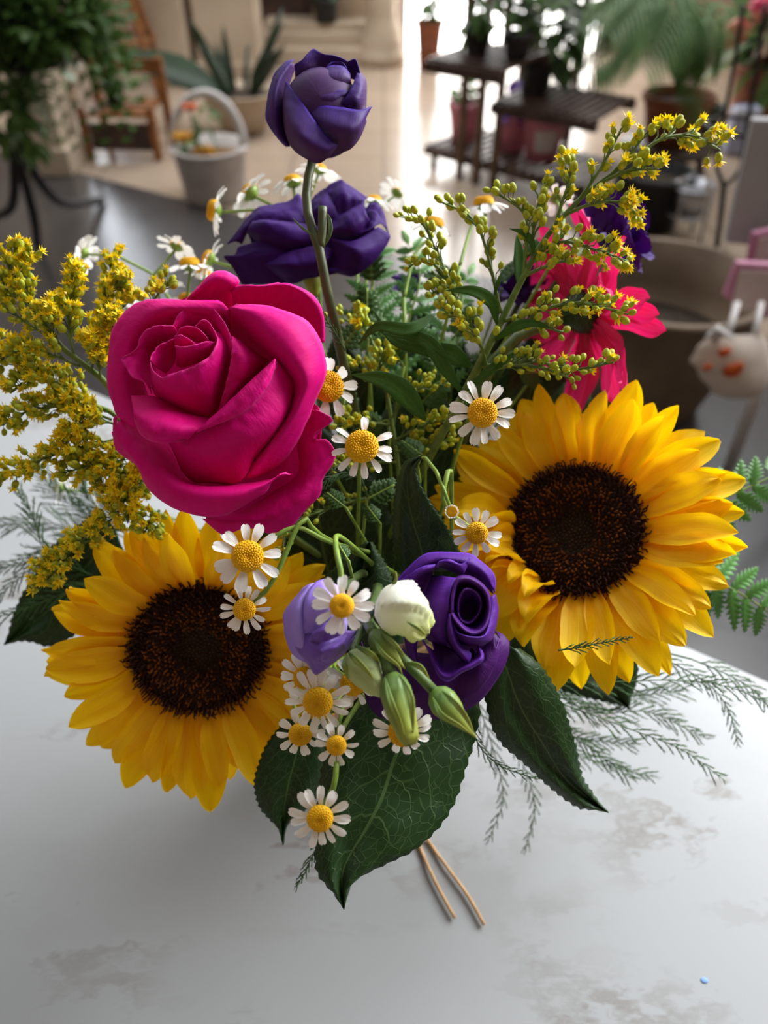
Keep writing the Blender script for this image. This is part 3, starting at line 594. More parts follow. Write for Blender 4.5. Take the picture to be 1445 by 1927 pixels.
m_lance = leaf_mat('lance_leaf', srgb(72, 116, 38), srgb(52, 92, 30), srgb(88, 124, 56), .5, 12, .2, .25, .15, 10)
m_fern = leaf_mat('fern_leaf', srgb(98, 152, 74), srgb(74, 128, 56), srgb(116, 164, 88), .45, 6, .2, .35, .1, 8)
m_asp = mat('asparagus_green', srgb(72, 108, 54), srgb(54, 88, 46), .55, 200, trans=.1)
m_ger = petal_mat('gerbera_petal', srgb(206, 10, 92), srgb(222, 14, 104), srgb(236, 90, 140), .45, 9, .8, .5, .2, .25, .3)
m_fev = leaf_mat('feverfew_leaf', srgb(70, 104, 44), srgb(54, 86, 36), srgb(96, 128, 66), .45, 5, .18, .3, .15, 8)

VASE = V3(0.0, .315, TZ); VH = .135
vs_ = thing('flower_vase', VASE, 'small round blush ceramic vase hidden under the bouquet leaves', 'vase')
m_vase = mat('blush_ceramic', srgb(206, 172, 158), srgb(196, 160, 146), .45, 10)
MB().lathe([(0, 0), (.034, 0), (.036, .003), (.046, .05), (.044, .09), (.036, .12), (.038, VH), (.034, VH), (.032, .12), (.04, .09), (.042, .05), (.03, .006), (0, .006)], 48, Matrix.Translation(VASE)).build('vase_body', m_vase, vs_)
MOUTH = VASE + V3(0, 0, VH)
_mi = [0]
def mouth():                                                                 # every stem gets its own spot in the mouth
    k = _mi[0]; _mi[0] += 1; a = k*2.39996; r = .027*math.sqrt(((k*37) % 97)/97)
    return MOUTH + V3(r*math.cos(a), r*math.sin(a), -.02 - .0006*(k % 9))
def stem_to_vase(mb, p, d, r0=.0015, r1=.002, bend=.5, n=14, s=7):
    m = mouth(); ln = (m-p).length
    mb.tube(cat([p, p + d*min(ln*.25, .05), p.lerp(m, .6) + d*.01 + V3(0, 0, .012*bend), m], n), lambda t: r0 + (r1-r0)*t, s); return mb
def T_(x0, y0, s, D): return lambda X, Y, z: P(x0 + X/s, y0 + Y/s, D + z*.001)
def loft(T, rows, nu=22, nv=14, wr=.0004, seed=0, edge=0.0):
    R_ = [cat([T(*p) for p in r], nu) for r in rows]
    g = [[None]*nu for _ in range(nv)]
    for i in range(nu):
        c = cat([r[i] for r in R_], nv)
        for j in range(nv): g[j][i] = c[j]
    out = []
    for j in range(nv):
        row = []
        for i in range(nu):
            p = g[j][i]; q = p*260 + V3(seed*3.1, seed*1.7, 0)
            k = wr*noise.noise(q) + .35*wr*noise.noise(q*2.7)
            if edge and j >= nv-3: k += edge*noise.noise(p*520 + V3(seed, 0, 0))*(j-nv+4)/3
            row.append(p - FW*k + (UP*noise.noise(q+V3(9, 9, 9)) + RT*noise.noise(q+V3(4, 2, 7)))*k*.6)
        out.append(row)
    return out
def petals(root, T, specs, m, thick=.0004, nu=26, nv=16, wr=.0005, edge=.0005, name='petal'):
    for k, rows in enumerate(specs):
        mm = m; 
        if isinstance(rows, tuple): mm, rows = rows
        MB().grid(loft(T, rows, nu, nv, wr, k*7+1, edge)).build(name, mm, root, thick=thick)
def fmat(c, f, roll=0.0, s=1.0):                                              # frame at c whose +Z faces f (camera-space right/up/toward)
    z = camdir(*f); x = UP.cross(z); x = x.normalized() if x.length > .05 else RT.copy(); y = z.cross(x)
    M = Matrix(((x.x, y.x, z.x, c.x), (x.y, y.y, z.y, c.y), (x.z, y.z, z.z, c.z), (0, 0, 0, 1)))
    return M @ Matrix.Rotation(roll, 4, 'Z') @ Matrix.Scale(s, 4)
def petal_grid(L_, W_, shape, curl, fold=.1, crease=.02, ncr=2, twist=0, nu=9, nv=14, tipn=0, jig=0, seed=0):
    rows = []
    for j in range(nv+1):
        v = j/nv; h = W_*.5*lerp1(shape, v); z0 = lerp1(curl, v)*L_; row = []
        for i in range(nu+1):
            u = 2*i/nu-1; x = h*u; tw = twist*v
            z = abs(u)**1.5*fold*h*2 + crease*W_*math.cos(ncr*PI*u)*math.sin(PI*min(v*1.1, 1))
            y = v*L_ - tipn*L_*(v**6)*(1-min(abs(u), 1))
            if jig: z += jig*L_*noise.noise(V3(u*1.3+seed*5, v*2.5, seed)); x += jig*.5*L_*noise.noise(V3(seed, v*3, 2.2))
            row.append(V3(x*math.cos(tw) - z*math.sin(tw), y, z0 + z*math.cos(tw) + x*math.sin(tw)))
        rows.append(row)
    return MB().grid(rows)
RZ = lambda a: Matrix.Rotation(a, 4, 'Z'); RX = lambda a: Matrix.Rotation(a, 4, 'X'); RY = lambda a: Matrix.Rotation(a, 4, 'Y'); TR = lambda *a: Matrix.Translation(V3(*a))

# ---- sunflowers
SUNSH = [(0, .34), (.12, .55), (.3, .88), (.5, 1.0), (.68, .96), (.8, .8), (.9, .54), (.96, .32), (1, .05)]
sun_meshes = [petal_grid(1, wd, SUNSH, cu, fo, .035, 2, tw, 8, 16, 0, jg, k).mesh('petal', m_sun) for k, (wd, cu, fo, tw, jg) in enumerate((
    (.34, [(0, 0), (.4, .06), (.8, .06), (1, .0)], .16, .1, .04), (.38, [(0, 0), (.4, .08), (.75, .12), (1, .16)], .1, -.2, .05), (.30, [(0, 0), (.5, .05), (1, -.06)], .22, .3, .05),
    (.36, [(0, 0), (.3, .04), (.7, .02), (1, -.1)], .14, -.1, .05), (.33, [(0, 0), (.4, .1), (.8, .2), (1, .26)], .2, .15, .06), (.4, [(0, 0), (.4, .03), (.8, .05), (1, .02)], .08, .05, .05)))]
curl_meshes = [petal_grid(1, wd, SUNSH, cu, fo, .05, 2, tw, 8, 16, 0, .09, 20+k).mesh('petal', m_sun) for k, (wd, cu, fo, tw) in enumerate((
    (.6, [(0, 0), (.3, .25), (.6, .36), (.85, .22), (1, .02)], .25, .4), (.52, [(0, 0), (.3, .2), (.6, .42), (.85, .48), (1, .34)], .3, -.5)))]
def disc_meshes(r, seed):
    rnd = random.Random(seed); prof = [(0, -.012), (r*.28, -.001), (r*.34, .003), (r*.6, .0072), (r*.85, .0055), (r*.97, .001), (r*1.0, -.004), (r*.9, -.008), (0, -.008)]
    prof[0] = (0, .0005)
    zt = [(q/r, z) for q, z in prof[:7]]
    base = MB().lathe(prof, 48)
    fl = MB(); n = 1000
    for k in range(n):
        q = math.sqrt((k+.5)/n); a = k*2.399963; z = lerp1(zt, q); R_ = q*r
        if q < .33: h, wdt, mi = .0008, .0006, 2
        else: h, wdt, mi = rnd.uniform(.0014, .0027)*(1 + .6*(q > .8)), .0006, (0 if (rnd.random() < .42+.5*(q > .72)) else 1)
        c = V3(R_*math.cos(a), R_*math.sin(a), z); out = V3(math.cos(a), math.sin(a), 0)
        tip = c + V3(0, 0, h) + out*(h*(q-.3)*.9 + rnd.uniform(-.0006, .0006)); mid = c + V3(0, 0, h*.65) + out*(h*.1)
        hook = tip + V3(math.cos(a+rnd.uniform(-2, 2)), math.sin(a+rnd.uniform(-2, 2)), .2).normalized()*h*.5
        fl.tube([c, mid, tip, hook] if q > .33 else [c, tip], (lambda t, w_=wdt: w_*(1-.45*t)), 4, True, mi)
    return base, fl
def sunflower(x, y, D, f, rdisc, plen, label, seed, n, special=None, lens=None):
    c = P(x, y, D); M = fmat(c, f, 0); t = thing('sunflower', c, label, 'sunflower', None, M); rnd = random.Random(seed)
    r = rdisc/F*D; b, fl = disc_meshes(r, seed)
    o = bpy.data.objects.new('disc', b.mesh('disc', m_disc)); COL.objects.link(o); o.parent = t
    o2 = bpy.data.objects.new('disc_florets', fl.mesh('disc_florets', [m_fl_dark, m_fl_amber, m_fl_green])); COL.objects.link(o2); o2.parent = o; o2['kind'] = 'stuff'
    for k in range(n):
        lay = k % 3; a = 2*PI*(k/n) + rnd.uniform(-.07, .07); deg = math.degrees(a) % 360
        ln = plen/F*D*rnd.uniform(.88, 1.06)*(.92, 1.02, 1.0)[lay]; el = (.30, .12, .0)[lay] + rnd.uniform(-.06, .06); z = (.0, -.003, -.006)[lay]; w_ = rnd.uniform(.85, 1.12); me = rnd.choice(sun_meshes)
        if lens: ln *= lens(deg)
        if special:
            sp = special(deg, lay, rnd)
            if sp: me, lk, el, w_ = sp; ln *= lk
        # mesh points along +Y from its root: turn it to point outward
        inst('petal', me, t, RZ(a-PI/2) @ TR(0, r*.84, z) @ RX(el) @ RY(rnd.uniform(-.22, .22)) @ Matrix.Diagonal((ln*w_, ln, ln, 1)))
    rc = MB().lathe([(0, -.03), (.006, -.028), (r*.5, -.017), (r*1.05, -.009), (r*1.02, -.006), (0, -.006)], 28)
    o = bpy.data.objects.new('receptacle', rc.mesh('receptacle', m_sepal)); COL.objects.link(o); o.parent = t
    SEP = petal_grid(1, .42, [(0, .8), (.3, 1), (.7, .5), (1, .02)], [(0, 0), (.5, -.05), (1, .1)], .1, .01, 1, 0, 4, 8).mesh('sepal', m_lance)
    for k in range(14): inst('sepal', SEP, t, RZ(2*PI*k/14+.2) @ TR(0, r*.7, -.012) @ RX(-.05) @ Matrix.Scale(plen/F*D*.62, 4))
    zb = (M.to_3x3() @ V3(0, 0, -1)); p0 = M @ V3(0, 0, -.026)
    stem_to_vase(MB(), p0, zb, .0055, .0045, .2, 18, 10).build('stem', m_stem, t)
    return t
# ---- daisies (feverfew)
DSH = [(0, .35), (.2, .62), (.45, .9), (.7, 1.0), (.86, .92), (.95, .66), (1, .3)]
d_meshes = [petal_grid(1, wd, DSH, cu, .06, .03, 2, tw, 6, 9, .06, .03, 40+k).mesh('petal', m_dpet) for k, (wd, cu, tw) in enumerate((
    (.50, [(0, 0), (.4, .06), (1, -.04)], .1), (.46, [(0, 0), (.4, .05), (1, .06)], -.15), (.54, [(0, 0), (.5, .04), (1, -.12)], .2), (.42, [(0, 0), (.4, .1), (1, .02)], -.3)))]
def daisy_disc():
    mb = MB(); mb.lathe([(1, -.18), (1.02, 0), (.9, .3), (.66, .5), (.34, .54), (.14, .47), (0, .42)], 24); n = 130
    for k in range(n):
        q = math.sqrt((k+.5)/n); a = k*2.399963; z = lerp1([(0, .42), (.14, .47), (.34, .54), (.66, .5), (.9, .3), (1.02, 0)], q)
        mb.ell((q*math.cos(a), q*math.sin(a), z+.02), .066, .066, .075, 3)
    return mb.mesh('disc', m_dyel)
DDISC = daisy_disc(); DCAL = MB().lathe([(.2, -.75), (.6, -.6), (.95, -.2), (.9, -.1), (0, -.1)], 16).mesh('calyx', m_stemf)
def daisy(x, y, D, f, rd, ro, label, n=12, droop=0.0, seed=0, miss=(), stem=None, roll=0, grp='white daisies in the bouquet', lm=None):
    c = P(x, y, D); M = fmat(c, f, roll); t = thing('daisy', c, label, 'daisy', grp, M); rnd = random.Random(seed*13+5)
    r = rd/F*D; L_ = (ro-rd)/F*D*1.06
    inst('disc', DDISC, t, Matrix.Scale(r, 4)); inst('calyx', DCAL, t, Matrix.Scale(r, 4))
    for k in range(n):
        if k in miss: continue
        a = 2*PI*k/n + rnd.uniform(-.1, .1); ln = L_*rnd.uniform(.88, 1.1); wk = rnd.uniform(.82, 1.12)*min(1.25, 13/n)
        inst('petal', rnd.choice(d_meshes), t, RZ(a-PI/2) @ TR(0, r*.88, -r*.12*(1+k % 2)) @ RX(-droop + rnd.uniform(-.12, .12)) @ RY(rnd.uniform(-.3, .3)) @ Matrix.Diagonal((ln*wk, ln, ln, 1)))
    zb = M.to_3x3() @ V3(0, 0, -1); p0 = M @ V3(0, 0, -r*.7); mb = MB()
    if stem: mb.tube(cat([p0, p0+zb*.004] + [P(*q) for q in stem], 18), .0011, 6)
    if not stem or stem[-1][2] < .9: pass
    if stem:
        e_ = P(*stem[-1]); m_ = mouth(); mb.tube(cat([e_, e_.lerp(m_, .5)+V3(0, 0, .01), m_], 10), .0011, 6)
    else: stem_to_vase(mb, p0, zb, .0009, .0011, .4, 14, 6)
    mb.build('stem', m_stemf, t)
    return t
# ---- goldenrod
def bud_geo(mb, p, d, s, opened, rnd):
    z = d.normalized(); x = z.orthogonal().normalized(); y = z.cross(x); L_ = s*1.25
    prof = [(0, 0), (.32, .08), (.5, .4), (.46, .72), (.3, .95), (.1, 1.04)]
    rows = [[p + z*(h*L_) + (x*math.cos(2*PI*k/7) + y*math.sin(2*PI*k/7))*(q*s) for k in range(7)] for q, h in prof]
    mb.grid(rows, None, True, 0)
    if opened:
        n = 11; t0 = p + z*L_*.85
        for k in range(n):
            a = 2*PI*k/n + rnd.uniform(-.2, .2); el = rnd.uniform(.2, 1.1); d2 = (x*math.cos(a) + y*math.sin(a))*math.cos(el) + z*math.sin(el); sd = d2.cross(z).normalized()*s*.17; q = s*rnd.uniform(.85, 1.3)
            b = len(mb.v); mb.add([t0 - sd*.5, t0 + sd*.5, t0 + d2*q*.6 + sd, t0 + d2*q*1.0, t0 + d2*q*.6 - sd], [(0, 1, 2, 3, 4)], None, None, 1)
        for k in range(5):
            a = rnd.uniform(0, 6.28); mb.tube([t0, t0 + z*s*.55 + (x*math.cos(a)+y*math.sin(a))*s*.25], s*.08, 3, True, 1)
def spray(root, pts, n, spread, opened, size, seed, r=.0008, start=.25, upb=.55):
    rnd = random.Random(seed); w_ = [P(*q) for q in pts]; path = cat(w_, 30)
    br = MB().tube(path, lambda t: r*(1.15-.6*t), 6)
    D = pts[-1][2]; s = size/F*D; sp = spread/F*D; fl = MB()
    for k in range(n):
        v = start + (1-start)*((k+.6)/n); i = min(int(v*29), 28); p = path[i].lerp(path[i+1], v*29-i); t = (path[i+1]-path[i]).normalized()
        o = V3(rnd.gauss(0, 1), rnd.gauss(0, 1), rnd.gauss(0, 1)); o = (o - t*o.dot(t)).normalized(); o = (o + UP*upb - FW*.25 + t*.35).normalized()
        q = p + o*(sp*rnd.uniform(.25, 1.0)*(1.15-.55*v)); d = (o + t*.5 + UP*.25).normalized(); s2 = s*rnd.uniform(.8, 1.2)
        fl_op = rnd.random() < opened; bud_geo(fl, q, d, s2*(.75 if fl_op else .8), fl_op, rnd)
        br.tube([path[max(i-2, 0)], p.lerp(q, .5) - o*sp*.05, q + d*s2*.1], r*.42, 4, False)
    b = br.build('branch', m_gstem, root); fl.build('florets', [m_gbud, m_gyel], b)
def lance(root, pts, w_, m=None, name='leaf', fold=.25, thick=.0004, sup=None):
    p = cat([P(*q) for q in pts], 18); fr = frames(p); rows = []
    for j, q in enumerate(p):
        v = j/17; t = fr[j][0]; s = (sup or FW).cross(t).normalized(); nn = s.cross(t); h = w_/F*pts[0][2]*.5*lerp1([(0, .15), (.2, .7), (.45, 1), (.75, .6), (1, .02)], v)
        rows.append([q - s*h - nn*(-fold*h), q - s*h*.5 + nn*fold*h*.2, q, q + s*h*.5 + nn*fold*h*.2, q + s*h + nn*fold*h])
    return MB().grid(rows).build(name, m or m_lance, root, thick=thick)
# ---- broad leaves from three traced lines (left edge, midrib, right edge)
def broad_leaf(name, label, T, Lp, Mp, Rp, seed=0, bulge=.003, stem=True, m=None, ser=.0005, cat_='leaf', group='broad glossy leaves in the bouquet'):
    n = 44; A, B, C = (cat([T(*p) for p in q], n) for q in (Lp, Mp, Rp)); rows = []
    for j in range(n):
        s = ser*((j % 2)*2-1) if 2 < j < n-2 else 0
        a, b, c = A[j], B[j], C[j]; a = a + (a-b)*(s/max((a-b).length, .004)); c = c + (c-b)*(s/max((c-b).length, .004))
        cc = cat([a, (a+b)/2 - FW*bulge, b + FW*bulge*.25, (b+c)/2 - FW*bulge, c], 17)
        rows.append([p - FW*(.0006*noise.noise(p*150 + V3(seed, 0, 0))) for p in cc])
    t = thing(name, B[0], label, cat_, group); MB().grid(rows).build('blade', m or m_salal, t, thick=.0005)
    if stem: mo = mouth(); MB().tube(cat([B[1] + FW*.0008, B[0] + (B[0]-B[3])*.3 + FW*.004, B[0].lerp(mo, .6) + FW*.006, mo], 12), .0013, 7).build('stem', m_stemd, t)
    return t
# ---- fern fronds
def pinna(mb, base, d, nrm, ln, wd, teeth=7):
    d = d.normalized(); s = d.cross(nrm).normalized(); nn = s.cross(d); n = teeth*4
    rows = []
    for j in range(n+1):
        v = j/n; saw = 1-.74*((v*teeth*1.0) % 1.0); env = lerp1([(0, .45), (.16, 1), (.45, .82), (.8, .4), (1, .04)], v)
        h = wd*.5*env*saw; c = base + d*(ln*v) - nn*(ln*.14*v*v)
        rows.append([c - s*h + d*(h*.75) + nn*h*.18, c, c + s*h + d*(h*.75) + nn*h*.18])
    mb.grid(rows)
def frond(label, pts, ln, wd, nrm=None, n=9, seed=0, m=None, taper=True, name='fern_frond', stem=True):
    w_ = [P(*q) for q in pts]; path = cat(w_, 40); t = thing(name, path[0], label, 'fern'); rnd = random.Random(seed); nrm = nrm or -FW
    mb = MB().tube(path, lambda q: .0011*(1-.6*q), 6)
    if stem: mo = mouth(); mb.tube(cat([path[0], path[0].lerp(mo, .5)+V3(0, 0, .01), mo], 10), .0012, 6)
    mb.build('stem', m_stemf, t)
    D = pts[-1][2]; L_ = ln/F*D; W_ = wd/F*D
    for k in range(n):
        v = .12 + .86*k/n; i = int(v*39); tg = (path[i+1]-path[i]).normalized(); s = tg.cross(nrm).normalized(); kk = (1-v*.72) if taper else 1
        for sg in (-1, 1):
            mb = MB(); pinna(mb, path[i], s*sg + tg*.62 + nrm*rnd.uniform(-.25, .25), nrm + V3(rnd.gauss(0, .15), rnd.gauss(0, .15), 0), L_*kk*rnd.uniform(.9, 1.08), W_*(.55+.45*kk)); mb.build('leaflet', m or m_fern, t, thick=.0003)
    mb = MB(); pinna(mb, path[36], path[39]-path[36], nrm, L_*.4, W_*.6); mb.build('leaflet', m or m_fern, t, thick=.0003)
    return t
def asparagus(label, pts, bl=46, seed=0, dens=15, m=None, stem=False, r=.00038, ang=.44, t=None):
    w_ = [P(*q) for q in pts]; path = cat(w_, 40); rnd = random.Random(seed)
    t = t or thing('asparagus_fern_sprig', path[0], label, 'fern sprig', 'feathery fern sprigs in the bouquet')
    mb = MB().tube(path, lambda q: r*(1.2-.7*q), 5)
    if stem: mo = mouth(); mb.tube(cat([path[0], path[0].lerp(mo, .5)+V3(0, 0, .01), mo], 10), r*1.4, 5)
    mb.build('stem', m or m_asp, t); nd = MB(); D = pts[-1][2]; dens = int(dens*1.5)
    for k in range(dens):
        v = .1 + .9*k/dens; i = min(int(v*39), 38); tg = (path[i+1]-path[i]).normalized(); s0 = tg.cross(-FW).normalized()
        sg = 1 if k % 2 else -1
        a = rnd.uniform(-.7, .7); side = (s0*sg*math.cos(a) - FW*math.sin(a)); L_ = bl/F*D*(1.1-.65*v)*rnd.uniform(.7, 1.15)
        d = (tg*math.cos(ang) + side*math.sin(ang)).normalized(); e_ = path[i] + d*L_ + V3(0, 0, -L_*.1)
        sub = cat([path[i], path[i] + d*L_*.5, e_], 9); nd.tube(sub, r*.6, 3, False)
        for q in range(1, 9):
            tt = (sub[q]-sub[q-1]).normalized()
            for h in range(3):
                dd = (tt + (s0*rnd.gauss(0, 1) + FW*rnd.gauss(0, 1) + tg*rnd.gauss(0, .5)).normalized()*.42).normalized()
                nl = L_*rnd.uniform(.15, .3); nd.tube([sub[q], sub[q] + dd*nl*.5, sub[q] + dd*nl], [r*.5, r*.45, r*.15], 3, False)
    for q in range(24, 40):
        tt = (path[q]-path[q-1]).normalized()
        for h in range(3):
            dd = (tt*1.4 + (V3(rnd.gauss(0, 1), rnd.gauss(0, 1), rnd.gauss(0, 1))).normalized()).normalized(); nl = bl/F*D*rnd.uniform(.15, .28)
            nd.tube([path[q], path[q]+dd*nl*.5, path[q]+dd*nl], [r*.5, r*.45, r*.15], 3, False)
    nd.build('needles', m or m_asp, t); return t
# ---- closed eustoma buds: a twisted, folded body along an axis
def bud(root, a, b, rmax, prof, m, name='bud', folds=3, fd=.08, tw=2.2, n=36, tipjag=0, seed=0):
    a, b = P(*a), P(*b); ax = b-a; L_ = ax.length; z = ax/L_; x = z.orthogonal().normalized(); x = (FW - z*FW.dot(z)).normalized(); y = z.cross(x); R_ = rmax/F*.285; rows = []
    for j in range(29):
        v = j/28; r = R_*lerp1(prof, v); row = []
        for i in range(n):
            th = 2*PI*i/n; ph = ((th*folds/(2*PI) + tw*v) % 1.0); k = 1 + fd*(ph-.5)*2*min(1, v*3)
            jag = tipjag*R_*noise.noise(V3(math.cos(th)*2, math.sin(th)*2, v*6+seed))*max(0, v-.55)*2.2
            row.append(a + z*(L_*v + jag) + (x*math.cos(th) + y*math.sin(th))*(r*k + jag*.6))
        rows.append(row)
    return MB().grid(rows, None, True).build(name, m, root)
